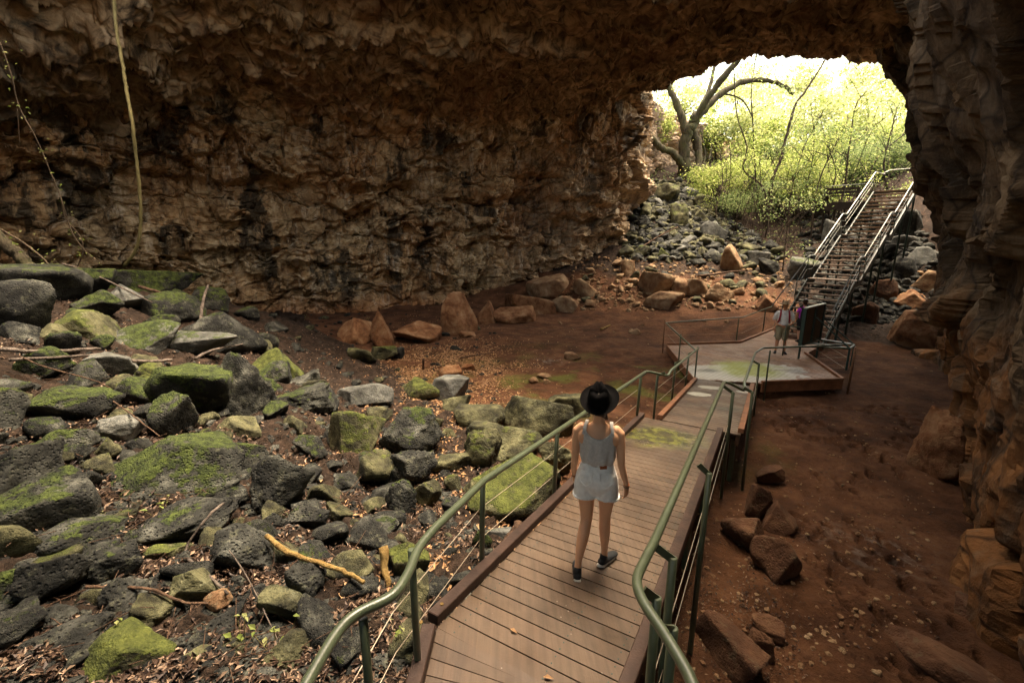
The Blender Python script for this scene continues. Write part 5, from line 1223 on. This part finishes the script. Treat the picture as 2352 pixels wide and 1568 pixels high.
# woodland behind, each tree on its own
BACK = [(1640,300,47,3.2,2.6,'leafA'),(1720,280,45,3.0,3.0,'leafA'),(1790,260,50,3.4,3.0,'leafB'),(1860,290,45,3.0,3.0,'leafA'),(1930,260,48,3.4,3.2,'leafA'),(2000,280,44,3.0,3.2,'leafB'),(2070,270,46,3.2,3.4,'leafA'),(1570,240,52,3.2,2.2,'leafA'),(1760,340,42,2.6,2.2,'leafA'),(1900,340,41,2.6,2.0,'leafB'),(2060,330,40,2.4,2.4,'leafA'),(1990,180,54,3.4,2.2,'leafA'),(1700,200,54,3.2,2.0,'leafB'),(1850,190,56,3.4,2.0,'leafA'),(2080,190,50,2.8,2.4,'leafB')]
where = ['far left behind the forked tree', 'behind the slim wavy trunk', 'far behind the pale straight sapling', 'behind the leaning dark trunk', 'behind the thin sapling by the deck', 'above the small upper deck, farther back', 'high at the right end of the mouth', 'at the extreme left end of the mouth', 'low in the centre of the thicket', 'just above the bright lime bush', 'low at the right end above the bush', 'thin and high under the roof lip at right', 'thin and high under the roof lip at left', 'high in the centre against the sky', 'at the top right corner of the mouth']
for i, ((u, v, y, rx, rz, mt), wh) in enumerate(zip(BACK, where)):
    rng = np.random.RandomState(80+i); p = Vector(atY(u, v, y)); g = H(p.x, p.y); tr = empty('woodland_tree', (p.x, p.y, g), 0, 'sunlit leafy tree '+wh, 'tree', None)
    C = rng.normal(0, 1, (36, 3)); C /= np.linalg.norm(C, axis=1)[:, None]; C *= rng.rand(36, 1)**.45; C = C*np.array([rx, rx*.8, rz])+np.array(p[:])
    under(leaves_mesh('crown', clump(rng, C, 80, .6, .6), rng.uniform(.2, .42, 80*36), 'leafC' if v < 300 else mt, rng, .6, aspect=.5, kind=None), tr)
    mb = MB(); limb(mb, [(p.x+rng.normal()*.6, p.y, g-.2), (p.x+rng.normal()*.3, p.y, (g+p.z)/2), tuple(p)], .12, .06, 7)
    for q in C[:14]: mb.tube([p-UP*.5*rz, (p+Vector(q))/2, Vector(q)], [.05, .035, .015], 5, False)
    under(mb.build('trunk', M['sapl'], None, smooth=True), tr)
# seedlings with bright leaves sprouting on the slope
SPR = [(700,738),(845,735),(1020,845),(868,998),(1000,870),(440,876),(375,1200),(300,1465),(640,1500),(560,1490),(820,1040),(790,765),(915,1500)]
mb = MB()
for i, (u, v) in enumerate(SPR):
    p, t = hit(u, v); rng = np.random.RandomState(i); r_ = empty('seedling', p, 0, 'tiny bright green seedling sprouting from the leaf litter', 'seedling', 'seedlings on the left slope')
    k = 7; Q = np.array([p[0], p[1], H(p[0], p[1])+.14])+rng.normal(0, .06, (k, 3)); under(leaves_mesh('leaf', Q, rng.uniform(.04, .08, k), 'leafA', rng, .4, aspect=.6, kind='stuff'), r_)
    mb = MB(); [mb.tube([Vector((p[0], p[1], Q[0][2]-.18)), Vector(q)], .003, 4, False) for q in Q]; under(mb.build('stem', M['vine']), r_)

for i, (u, v) in enumerate(((1260, 1552), (1530, 1390), (1180, 1440), (1705, 905), (1345, 1240))):
    p = atZ(u, v, -2.74 if u < 1400 and v > 1400 else -2.86 if v > 1200 else -3.6); q = Vector(p); s_ = ((q.x-B0.x)*E.x+(q.y-B0.y)*E.y)
    if u == 1705: z_ = z2((q.x-R2.x)*E.x+(q.y-R2.y)*E.y)
    else: z_ = z1(max(s_, 0))
    rng = np.random.RandomState(i+4); o = leaves_mesh('fallen_leaf', np.array([[q.x, q.y, z_+.012]]), np.array([.07]), 'pale_litter', rng, .05, kind=None)
    tag(o, 'single dry leaf lying on the deck boards', 'leaf', 'leaves on the deck')

# ------------------------------------------------------------------ people
def loft(mb, rings, n=16, front=None):
    """rings: (x, y, z, rx, ry); closed tube with rounded ends; cross-section x axis follows world X"""
    C = [Vector(r[:3]) for r in rings]; R = [(r[3], r[4] if len(r) > 4 else r[3]) for r in rings]
    t0 = (C[0]-C[1]).normalized(); t1 = (C[-1]-C[-2]).normalized()
    def cap(c, t, r): 
        m = min(r); return [(c+t*m*.45, (r[0]*.85, r[1]*.85)), (c+t*m*.8, (r[0]*.5, r[1]*.5)), (c+t*m*.95, (r[0]*.12, r[1]*.12))]
    full = cap(C[0], t0, R[0])[::-1]+list(zip(C, R))+cap(C[-1], t1, R[-1]); V, F = [], []
    for i, (c, (rx, ry)) in enumerate(full):
        t = (full[min(i+1, len(full)-1)][0]-full[max(i-1, 0)][0]).normalized()
        x = Vector((1, 0, 0)); x = x-t*x.dot(t)
        if x.length < .25: x = Vector((0, 1, 0))-t*t.y
        x.normalize(); y = t.cross(x)
        V += [c+x*rx*math.cos(a)+y*ry*math.sin(a) for a in (2*math.pi*k/n for k in range(n))]
    for i in range(len(full)-1):
        for k in range(n): F.append((i*n+k, i*n+(k+1) % n, (i+1)*n+(k+1) % n, (i+1)*n+k))
    F.append(tuple(range(n))[::-1]); F.append(tuple((len(full)-1)*n+k for k in range(n))); mb.add(V, F)
def ball(mb, c, r, n=12):
    r = r if hasattr(r, '__len__') else (r,)*3; V, F = ico(2); mb.add(V*np.array(r)+np.array(c), F)
def melt(mb, name, mat, parent, voxel=.008, smooth=4, fac=.5, noise=None):
    """joins the pieces into one continuous skin"""
    me = bpy.data.meshes.new(name); me.from_pydata(mb.v, [], mb.f); tmp = bpy.data.objects.new('tmp', me); COL.objects.link(tmp)
    m = tmp.modifiers.new('r', 'REMESH'); m.mode = 'VOXEL'; m.voxel_size = voxel
    s_ = tmp.modifiers.new('s', 'SMOOTH'); s_.factor = fac; s_.iterations = smooth
    bpy.context.view_layer.update(); dg = bpy.context.evaluated_depsgraph_get()
    out = bpy.data.meshes.new_from_object(tmp.evaluated_get(dg)); out.name = name; bpy.data.objects.remove(tmp); bpy.data.meshes.remove(me)
    out.materials.clear()
    n = len(out.vertices); co = np.empty(n*3, np.float32); out.vertices.foreach_get('co', co); P = co.reshape(-1, 3).astype(float)
    if noise is not None: out.vertices.foreach_set('co', (noise(P)).astype(np.float32).ravel())
    for p in out.polygons: p.use_smooth = True
    out.update(); return link(name, out, parent, mat)
def hand(mb, w_, dirv, palm_n, s=1.0, curl=.5, side=1):
    """palm and five separate bent fingers; dirv = where the fingers point, palm_n = palm normal (fingers curl to it), side = thumb side sign"""
    w_ = Vector(w_); d = Vector(dirv).normalized(); pn = Vector(palm_n); pn = (pn-d*pn.dot(d)).normalized(); lat = d.cross(pn)*side
    L = .085*s; 
    for f in (-.026, -.009, .009, .026):
        a = w_+lat*f*.6*s; b = w_+d*L+lat*f*s; mb.tube([a, (a+b)/2, b], [.013*s, .013*s, .011*s], 8)
    for f, ln in ((.027, .066), (.0095, .074), (-.009, .069), (-.026, .055)):
        p = w_+d*L*.95+lat*f*s; q = [p]; a = 0
        for k, seg in enumerate((.45, .30, .25)):
            a += curl*(.55, .75, .6)[k]; q.append(q[-1]+(d*math.cos(a)+pn*math.sin(a))*ln*seg*s)
        mb.tube(q, [.0088*s, .0082*s, .0074*s, .0062*s], 8)
    p = w_+d*.025*s+lat*.02*s; mb.tube([p, p+(d*.6+lat*.8+pn*.3)*.034*s, p+(d*1.0+lat*.75+pn*.6)*.058*s, p+(d*1.5+lat*.6+pn*.9)*.070*s], [.012*s, .0105*s, .009*s, .007*s], 8)
def shoe(root, ank, yaw, pitch, up_m, sole_m, L=.25, hgt=.085):
    """trainer: upper, sole, lace tab; ank = ankle, toes along local +y turned by yaw"""
    R = Matrix.Rotation(yaw, 3, 'Z') @ Matrix.Rotation(pitch, 3, 'X'); a = Vector(ank)
    def T(x, y, z): return a+R @ Vector((x, y, z))
    mb = MB(); loft(mb, [(*T(0, -.045, -.045), .036, .03), (*T(0, .0, -.048), .038, .032), (*T(0, .08, -.055), .043, .028), (*T(0, .15, -.066), .042, .02), (*T(0, .178, -.07), .032, .014)], 14)
    loft(mb, [(*T(0, -.012, -.05), .036, .04), (*T(0, -.012, .0), .034, .04)], 14); o = melt(mb, 'shoe', M[up_m], root, .006, 2)
    mb = MB(); loft(mb, [(*T(0, -.05, -.078), .038, .012), (*T(0, .02, -.08), .036, .012), (*T(0, .1, -.08), .045, .011), (*T(0, .175, -.076), .034, .01)], 14); ball(mb, T(0, -.062, -.07), (.034, .018, .02)); s_ = melt(mb, 'sole', M[sole_m], None, .006, 1); s_.parent = o
    return o
def face(mb, R, c, s=1):
    """nose, brow, jaw and ears on the head ellipsoid; R local->figure rotation"""
    def T(x, y, z): return Vector(c)+R @ (Vector((x, y, z))*s)
    ball(mb, T(0, 0, .01), .0); 
    loft(mb, [(*T(0, -.012, .045), .070*s, .078*s), (*T(0, -.008, .01), .074*s, .088*s), (*T(0, .004, -.035), .066*s, .078*s), (*T(0, .018, -.075), .048*s, .058*s), (*T(0, .03, -.098), .028*s, .032*s)], 18)
    mb.tube([T(0, .082, .012), T(0, .100, -.018), T(0, .094, -.032)], [.008*s, .013*s, .012*s], 8)
    mb.tube([T(-.035, .078, .020), T(0, .088, .018), T(.035, .078, .020)], [.008*s]*3, 6)
    mb.tube([T(-.02, .078, -.058), T(0, .086, -.056), T(.02, .078, -.058)], [.006*s]*3, 6)
    for sx in (-1, 1): ball(mb, T(sx*.076, -.01, -.005), (.010*s, .018*s, .03*s))
def eyes(root, R, c, s, parent):
    mb = MB()
    for sx in (-1, 1): ball(mb, Vector(c)+R @ (Vector((sx*.030, .078, .004))*s), .0095*s)
    o = mb.build('eyes', M['white'], parent, smooth=True); mb = MB()
    for sx in (-1, 1): ball(mb, Vector(c)+R @ (Vector((sx*.030, .0855, .004))*s), .0045*s)
    q = mb.build('pupils', M['hair'], o, smooth=True)
    mb = MB(); mb.tube([Vector(c)+R @ (Vector((x, .0885-.2*abs(x)**1.5, -.057))*s) for x in (-.018, 0, .018)], .003*s, 6); mb.build('mouth', M['maroon'], parent, smooth=True)

def fedora(root, c, R, felt, br=.165, crown=.105, h=.105):
    V, F = [], []; n = 48; prof = [(0.0, h*.72), (.03, h*.80), (.055, h*.98), (.078, h*.95), (.092, h*.6), (crown, .005), (crown+.006, 0), (br*.8, -.004), (br*.96, .008), (br, .014), (br, .010), (br*.8, -.009), (crown, -.006)]
    for (r, z) in prof:
        for k in range(n):
            a = 2*math.pi*k/n; rr = r; zz = z; x, y = math.sin(a), math.cos(a)
            if r < crown and z > .01:
                dent = math.exp(-((x*r)/.022)**2)*.020*(1 if z > h*.5 else 0); pin = math.exp(-((y*r-.045)/.04)**2)*.018*min(1, z/h)
                zz -= dent*(.6+.4*(y > 0)); rr_x = x*r*(.88-.25*min(1, z/h)*(y > 0)*abs(y)); V.append((rr_x*(1)-math.copysign(pin, x)*abs(x)*(abs(x*r) > .02), y*r*1.08, zz-.02*(y < -.2)*min(1, z/h)))
            else: V.append((x*rr, y*rr*1.06, zz-.016*y*y*(r > crown)))
    F = [tuple(f) for f in gridfaces(len(prof), n, True)]; me = bpy.data.meshes.new('hat'); me.from_pydata([tuple(Vector(c)+R @ Vector(v)) for v in V], [], F)
    for p in me.polygons: p.use_smooth = True
    me.update(); return link('hat', me, root, M[felt])

# --- the woman in the foreground
wx, wy = .715, 3.50
sW = ((wx-B0.x)*E.x+(wy-B0.y)*E.y); WZ = z1(sW)
wo = empty('person', (wx, wy, WZ), math.atan2(-.24, .97), 'woman in dark felt hat, grey singlet and pale denim shorts walking away down the boardwalk', 'person')
body = MB()
loft(body, [(0,0,.86,.150,.105),(0,-.005,.92,.160,.112),(0,0,.99,.138,.098),(0,.004,1.06,.112,.082),(0,.0,1.13,.124,.086),(0,-.004,1.21,.142,.094),(0,-.006,1.28,.150,.090),(0,-.006,1.325,.140,.070),(0,-.006,1.36,.090,.052),(0,-.008,1.385,.052,.045),(0,-.012,1.43,.045,.045),(0,-.02,1.475,.044,.046)], 22)
for sx in (-1, 1):
    ball(body, (sx*.075, -.045, .90), (.078, .07, .085)); ball(body, (sx*.11, -.052, 1.26), (.055, .028, .07))
LEG = {-1: [(-.082,0,.86,.086,.092),(-.082,.0,.74,.076,.082),(-.074,.0,.60,.062,.066),(-.070,-.008,.50,.051,.055),(-.074,-.03,.45,.049,.053),(-.088,-.07,.36,.051,.058),(-.102,-.105,.27,.043,.048),(-.115,-.140,.16,.029,.033),(-.120,-.155,.078,.028,.034)],
        1: [(.082,0,.86,.086,.092),(.088,.03,.74,.076,.082),(.088,.065,.60,.062,.066),(.084,.088,.50,.051,.055),(.084,.090,.45,.049,.053),(.086,.082,.36,.051,.057),(.090,.076,.27,.043,.048),(.094,.072,.16,.029,.033),(.096,.072,.075,.028,.034)]}
for sx in (-1, 1): loft(body, LEG[sx], 18)
ARM = {-1: [(-.135,-.005,1.325,.046,.046),(-.168,-.006,1.30,.043,.043),(-.178,-.010,1.22,.038,.038),(-.183,-.018,1.12,.034,.034),(-.186,-.016,1.05,.031,.033),(-.192,.010,.96,.030,.030),(-.196,.040,.88,.023,.020),(-.194,.050,.85,.021,.018)],
        1: [(.135,-.005,1.325,.046,.046),(.168,-.006,1.30,.043,.043),(.180,-.015,1.22,.038,.038),(.188,-.025,1.12,.034,.034),(.194,-.028,1.04,.031,.033),(.216,-.015,.95,.030,.030),(.243,.005,.86,.022,.019),(.246,.010,.83,.020,.017)]}
for sx in (-1, 1): loft(body, ARM[sx], 14)
RH = Matrix.Rotation(math.radians(24), 3, 'X') @ Matrix.Rotation(math.radians(-4), 3, 'Y')    # head tipped back, looking up at the roof
hc = Vector((0, -.005, 1.555)); face(body, RH, hc, .98)
hand(body, (.247, .012, .825), (0.05, .10, -1), (-.8, .5, 0), .9, .55, 1)
hand(body, (-.194, .055, .845), (.05, .25, -1), (.8, .45, 0), .9, .5, -1)
bd_ = melt(body, 'body', M['skin'], wo, .0062, 3, .5)
eyes(wo, RH, hc, .98, wo)
# hair under the hat, a small tail at the nape
mb = MB(); loft(mb, [(*(hc+RH @ Vector((0, -.02, .055))), .078, .085), (*(hc+RH @ Vector((0, -.035, .0))), .080, .072), (*(hc+RH @ Vector((0, -.055, -.055))), .062, .045), (*(hc+RH @ Vector((.01, -.062, -.10))), .035, .025)], 14)
for k in range(9): a = Vector((-.045+.011*k, -.045, -.05)); mb.tube([hc+RH @ a, hc+RH @ (a+Vector((.012, -.02, -.06))), hc+RH @ (a+Vector((.02, -.008, -.10)))], [.012, .009, .003], 5)
melt(mb, 'hair', M['hair'], wo, .006, 1)
HR = Matrix.Rotation(math.radians(30), 3, 'X') @ Matrix.Rotation(math.radians(-5), 3, 'Y')
fedora(wo, hc+RH @ Vector((0, -.012, .052)), HR, 'felt', .155, .095, .135)
# singlet: loose body, scooped back, narrow straps
def singlet(root):
    V, F = [], []; n = 72; m = 26
    key = [(1.035,.122,.094),(1.06,.136,.106),(1.09,.146,.116),(1.15,.144,.113),(1.22,.151,.110),(1.28,.155,.102),(1.32,.148,.084),(1.345,.135,.072)]
    for j in range(m):
        for i in range(n):
            a = 2*math.pi*i/n; x, y = math.cos(a), math.sin(a); bk = y < 0
            strap = math.exp(-((abs(x)-.80)/.13)**2); low = (1.278 if bk else 1.26)+.035*min(1, abs(x)/.6)**2; zt = low+(1.345-low)*strap if abs(x) < .80 else (1.345 if abs(x) < .86 else 1.345-(abs(x)-.86)/.14*.125)
            zt = max(zt, 1.215); z = 1.035+(zt-1.035)*j/(m-1)
            rx = np.interp(z, [k[0] for k in key], [k[1] for k in key]); ry = np.interp(z, [k[0] for k in key], [k[2] for k in key])
            fold = (math.sin(a*7+z*9+x*2)*.0045+math.sin(a*13-z*14)*.0025)*min(1, (1.33-z)*7); V.append((x*(rx+fold), y*(ry+fold)-.005, z+.006*math.sin(a*5)*(j < 2)))
    F = gridfaces(m, n, True); me = npmesh('singlet', V, F); o = link('singlet', me, root, M['cotton']); mo = o.modifiers.new('t', 'SOLIDIFY'); mo.thickness = .004; mo.offset = 1
    for sx in (-1, 1):
        mb = MB(); pts = [(sx*.114,-.083,1.30),(sx*.112,-.078,1.335),(sx*.104,-.050,1.372),(sx*.098,-.005,1.388),(sx*.098,.045,1.372),(sx*.102,.075,1.33),(sx*.105,.086,1.29)]
        P = smoothpath(pts, 5); W_ = []
        for k in range(len(P)-1): mb.beam(P[k], P[k+1]+(P[k+1]-P[k])*.15, .026, .006, (0, -1, .6) if k < len(P)/2 else (0, 1, .6))
        s_ = mb.build('strap', M['cotton'], o)
singlet(wo)
# shorts
mb = MB(); loft(mb, [(0,.0,1.055,.116,.090),(0,-.004,.99,.146,.108),(0,-.010,.92,.172,.124),(0,-.008,.86,.176,.122),(0,-.002,.83,.168,.112)], 24)
for sx in (-1, 1):
    ball(mb, (sx*.076, -.050, .895), (.088, .078, .100)); loft(mb, [(sx*.083,0,.88,.094,.110),(sx*.090,.0+.008*(sx>0),.80,.098,.106),(sx*.094,.012*(sx>0),.73,.096,.102)], 20)
def crease(P):
    z = P[:, 2]; g = gnoise(P*np.array([22, 22, 11]), 3)*.0042*sstep(1.0, .85, z)+gnoise(P*np.array([45, 45, 30]), 4)*.0016; c = np.stack([P[:, 0]*1.0-np.sign(P[:, 0])*.085*sstep(.95, .85, z), P[:, 1], P[:, 2]*0], 1); c /= np.linalg.norm(c, axis=1)[:, None]+1e-6
    P[:, :2] += (c[:, :2]*g[:, None]); P[:, 2] = np.maximum(P[:, 2], .712+.006*np.sin(P[:, 0]*60)); return P
sh = melt(mb, 'shorts', M['denim'], wo, .0065, 3, .5, crease)
mb = MB(); 
for sx in (-1, 1): mb.tube([(sx*.093+.098*math.cos(a), .006+.012*(sx>0)+.104*math.sin(a), .722+.004*math.sin(3*a)) for a in np.linspace(0, 2*math.pi, 30)], .010, 8)
c_ = mb.build('rolled_hem', M['denim'], sh, smooth=True)
mb = MB(); mb.tube([(.121*math.cos(a), .094*math.sin(a), 1.05) for a in np.linspace(0, 2*math.pi, 40)], .007, 8); mb.build('waistband', M['denim'], sh, smooth=True)
mb = MB(); mb.box((.055, -.103, 1.035), (.055, .008, .026), Matrix.Rotation(.33, 3, 'Z')); mb.build('leather_patch', M['leather'], sh)
mb = MB()
for x in (-.055, .012): mb.box((x, -.103+abs(x)*.12, 1.035), (.008, .010, .040))
mb.build('belt_loop', M['denim'], sh)
for sx in (-1, 1):
    mb = MB(); q = [(sx*.03, -.128, .985), (sx*.125, -.098, .985), (sx*.130, -.110, .90), (sx*.082, -.143, .872), (sx*.036, -.140, .90), (sx*.03, -.128, .985)]
    mb.tube(q, .0032, 6); mb.build('pocket_seam', M['denim'], sh)
# bracelets
for (c, r, mt) in (((.246, .010, .832), .024, 'black'), ((.2465, .012, .845), .023, 'leather'), ((-.195, .048, .856), .024, 'leather')):
    mb = MB(); mb.tube([(c[0]+r*math.cos(a), c[1]+r*math.sin(a), c[2]+.004*math.sin(a)) for a in np.linspace(0, 2*math.pi, 16)], .004, 6); mb.build('bracelet', M[mt], wo, smooth=True)
shoe(wo, (-.120, -.153, .09), .12, 0, 'black', 'white', .25); shoe(wo, (.096, .074, .09), -.55, 0, 'black', 'white', .25)

def person(loc, yaw, label, sc, legs, arms, top, bottom, foot_m, hairm, rhead=(0, 0), male=True, hem=.50, sleeve=.0, shirt_lo=.90, skin='skin2'):
    o = empty('person', loc, yaw, label, 'person'); b = MB(); s = sc; wd = 1.12 if male else .95
    def S(l): return [tuple(q*s for q in r) for r in l]
    torso = [(0,0,.88,.155,.105),(0,0,.96,.150,.105),(0,0,1.06,.138*wd,.10),(0,0,1.16,.150*wd,.11),(0,-.005,1.27,.168*wd,.115),(0,-.01,1.36,.170*wd,.095),(0,-.01,1.41,.115*wd,.065),(0,-.008,1.45,.06,.055),(0,0,1.53,.055,.056)]
    loft(b, S(torso), 18)
    for l in legs: loft(b, S(l), 14)
    for l in arms: loft(b, S(l), 12)
    R = Matrix.Rotation(rhead[0], 3, 'X') @ Matrix.Rotation(rhead[1], 3, 'Z'); c = Vector((0, .01, 1.63))*s; face(b, R, c, 1.05*s)
    for l, sd_ in zip(arms, (-1, 1)):
        w1, w0 = Vector(l[-1][:3])*s, Vector(l[-2][:3])*s; hand(b, w1, (w1-w0).normalized()+Vector((0, .15, -.3)), (-sd_, .3, 0), s, .6, sd_)
    melt(b, 'body', M[skin], o, .009, 3); eyes(o, R, c, 1.05*s, o)
    mb = MB(); loft(mb, S([(x, y, z, rx+.018, ry+.018) for x, y, z, rx, ry in torso if shirt_lo-.02 < z < 1.42]), 18)
    for l in arms:
        k = 3 if sleeve else 2; q = [(x, y, z, rx+.020, (ry)+.020) for x, y, z, rx, ry in l[:k]]; loft(mb, S(q), 12)
    sh_ = melt(mb, 'shirt', M[top], o, .010, 2, .5, lambda P: P+np.stack([gnoise(P*14, 5), gnoise(P*14, 6), P[:, 0]*0], 1)*.006)
    mb = MB(); loft(mb, S([(0,0,.97,.158,.115),(0,-.004,.90,.170,.122),(0,0,.85,.165,.115)]), 18)
    for l in legs:
        q = [(x, y, z, rx+.030, ry+.030) for x, y, z, rx, ry in l if z > hem-.02]; loft(mb, S(q), 14)
    melt(mb, 'shorts', M[bottom], o, .010, 2, .5, lambda P: P+np.stack([gnoise(P*12, 7), gnoise(P*12, 8), P[:, 0]*0], 1)*.007)
    for l in legs:
        a = Vector(l[-1][:3])*s; shoe(o, a, l[0][0]*-2.2, l[0][5] if len(l[0]) > 5 else 0, foot_m, foot_m if foot_m == 'black' else 'white', .27)
    return o, R, c
def leg(sx, hip_y=0, knee=(0, .0, .50), ank=(0, 0, .09), spread=.10):
    kx, ky, kz = sx*spread+knee[0], knee[1], knee[2]; ax, ay, az = sx*(spread+.01)+ank[0], ank[1], ank[2]
    def L(a, b, f): return a+(b-a)*f
    H_ = (sx*.09, hip_y, .90); K = (kx, ky, kz); A = (ax, ay, az); r = []
    for f, rr in ((0, .092), (.35, .080), (.7, .064), (1, .054)): r.append((L(H_[0], K[0], f), L(H_[1], K[1], f), L(H_[2], K[2], f), rr, rr*1.05))
    for f, rr in ((.25, .056), (.45, .053), (.75, .038), (1, .034)): r.append((L(K[0], A[0], f), L(K[1], A[1], f)-.012*(1-f), L(K[2], A[2], f), rr, rr*1.05))
    return r
# --- ranger in a bush hat, hands clasped in front, facing the camera
MP = Vector(atZ(1792, 811, ZP))
lg = [leg(-1, 0, (0, .01, .50), (-.03, .0, .09), .10), leg(1, 0, (0, .01, .50), (.02, .02, .09), .10)]
ar = [[(-.175,-.01,1.37,.055,.055),(-.235,-.01,1.30,.050,.050),(-.268,-.02,1.15,.042,.042),(-.262,.02,1.06,.038,.038),(-.17,.13,.99,.034,.032),(-.07,.175,.955,.026,.024)],
      [(.175,-.01,1.37,.055,.055),(.235,-.01,1.30,.050,.050),(.268,-.02,1.15,.042,.042),(.262,.02,1.06,.038,.038),(.17,.13,1.0,.034,.032),(.06,.185,.97,.026,.024)]]
ranger, R_, c_h = person((MP.x, MP.y+.05, ZP), math.atan2(MP.x, -MP.y)+.12, 'man in wide tan hat, white shirt and khaki shorts standing with clasped hands', .985, lg, ar, 'shirt', 'khaki', 'black', 'hair', male=True, hem=.46, sleeve=1)
hr_ = MB(); loft(hr_, [(*(c_h+Vector((0, -.03, .05))), .078, .075), (*(c_h+Vector((0, -.05, -.02))), .072, .05)], 12); melt(hr_, 'hair', M['hair'], ranger, .008, 1)
fedora(ranger, c_h+Vector((0, -.005, .055)), Matrix.Rotation(.06, 3, 'X'), 'straw', .215, .095, .11)
mb = MB(); mb.tube([(.166*math.cos(a), .122*math.sin(a), .955) for a in np.linspace(0, 2*math.pi, 36)], .018, 8); mb.build('belt', M['black'], ranger, smooth=True)
mb = MB(); mb.box((0.0, .128, .955), (.05, .012, .036)); mb.build('belt_buckle', M['steel'], ranger)
mb = MB(); loft(mb, [(-.04, .125, 1.30, .028, .01), (-.015, .12, 1.39, .03, .012)], 8); loft(mb, [(.04, .125, 1.30, .028, .01), (.015, .12, 1.39, .03, .012)], 8); melt(mb, 'collar', M['shirt'], ranger, .008, 1)
mb = MB(); mb.tube([(.115+.03*math.cos(a), .15, .985+.03*math.sin(a)) for a in np.linspace(0, 2*math.pi, 12)], .006, 6); mb.build('wristwatch', M['steel'], ranger, smooth=True)
def backpack(loc, yaw, mat, strapm, label, s=1, front=False):
    o = empty('backpack', loc, yaw, label, 'backpack'); mb = MB(); loft(mb, [(0,-.20*s,-.22*s,.13*s,.075*s),(0,-.215*s,-.08*s,.15*s,.09*s),(0,-.21*s,.10*s,.145*s,.085*s),(0,-.19*s,.22*s,.11*s,.06*s)], 16); melt(mb, 'bag', M[mat], o, .012, 3)
    mb = MB(); loft(mb, [(0,-.30*s,-.14*s,.10*s,.035*s),(0,-.30*s,.0,.10*s,.035*s)], 14); melt(mb, 'pocket', M[mat], o, .01, 2)
    for sx in (-1, 1):
        mb = MB(); P = smoothpath([(sx*.10*s, -.15*s, .20*s), (sx*.115*s, -.05*s, .285*s), (sx*.12*s, .06*s, .26*s), (sx*.13*s, .135*s, .12*s), (sx*.15*s, .10*s, -.06*s), (sx*.165*s, -.02*s, -.14*s), (sx*.12*s, -.15*s, -.18*s)], 4)
        for k in range(len(P)-1): mb.beam(P[k], P[k+1], .05*s, .012, (sx*.3, 1, .3))
        mb.build('shoulder_strap', M[strapm], o)
    return o
backpack((ranger.location.x, ranger.location.y, ZP+1.16), ranger.rotation_euler.z, 'black', 'maroon', 'dark backpack with maroon straps on the back of the man in the wide hat')
# --- hiker starting up the stairs, seen from behind
HP = Vector(atZ(1836, 790, ZP))
lg = [leg(-1, 0, (.01, -.02, .50), (.0, -.20, .20), .09), leg(1, 0, (0, .12, .52), (0, .10, .09), .09)]
ar = [[(-.15,-.01,1.36,.046,.046),(-.20,-.01,1.28,.042,.042),(-.225,-.03,1.14,.036,.036),(-.225,-.02,1.06,.033,.033),(-.20,.05,.97,.030,.028),(-.17,.12,.90,.023,.021)],
      [(.15,-.01,1.36,.046,.046),(.20,-.01,1.28,.042,.042),(.225,-.03,1.14,.036,.036),(.225,-.02,1.06,.033,.033),(.20,.06,.98,.030,.028),(.17,.14,.93,.023,.021)]]
hiker, R2h, c2 = person((HP.x, HP.y, ZP), -.35, 'hiker with pinned-up dark hair and purple top walking towards the stairs behind the board', .93, lg, ar, 'purple', 'black', 'black', 'hair', male=False, hem=.60, shirt_lo=.86)
mb = MB(); loft(mb, [(*(c2+Vector((0, -.02, .07))), .075, .082), (*(c2+Vector((0, -.035, .02))), .080, .075), (*(c2+Vector((0, -.05, -.05))), .055, .04)], 12); ball(mb, c2+Vector((0, -.07, .085)), .045); melt(mb, 'hair', M['hair'], hiker, .008, 1)
backpack((hiker.location.x, hiker.location.y, ZP+1.10), hiker.rotation_euler.z, 'black', 'black', 'black backpack carried by the hiker in the purple top', 1.0)
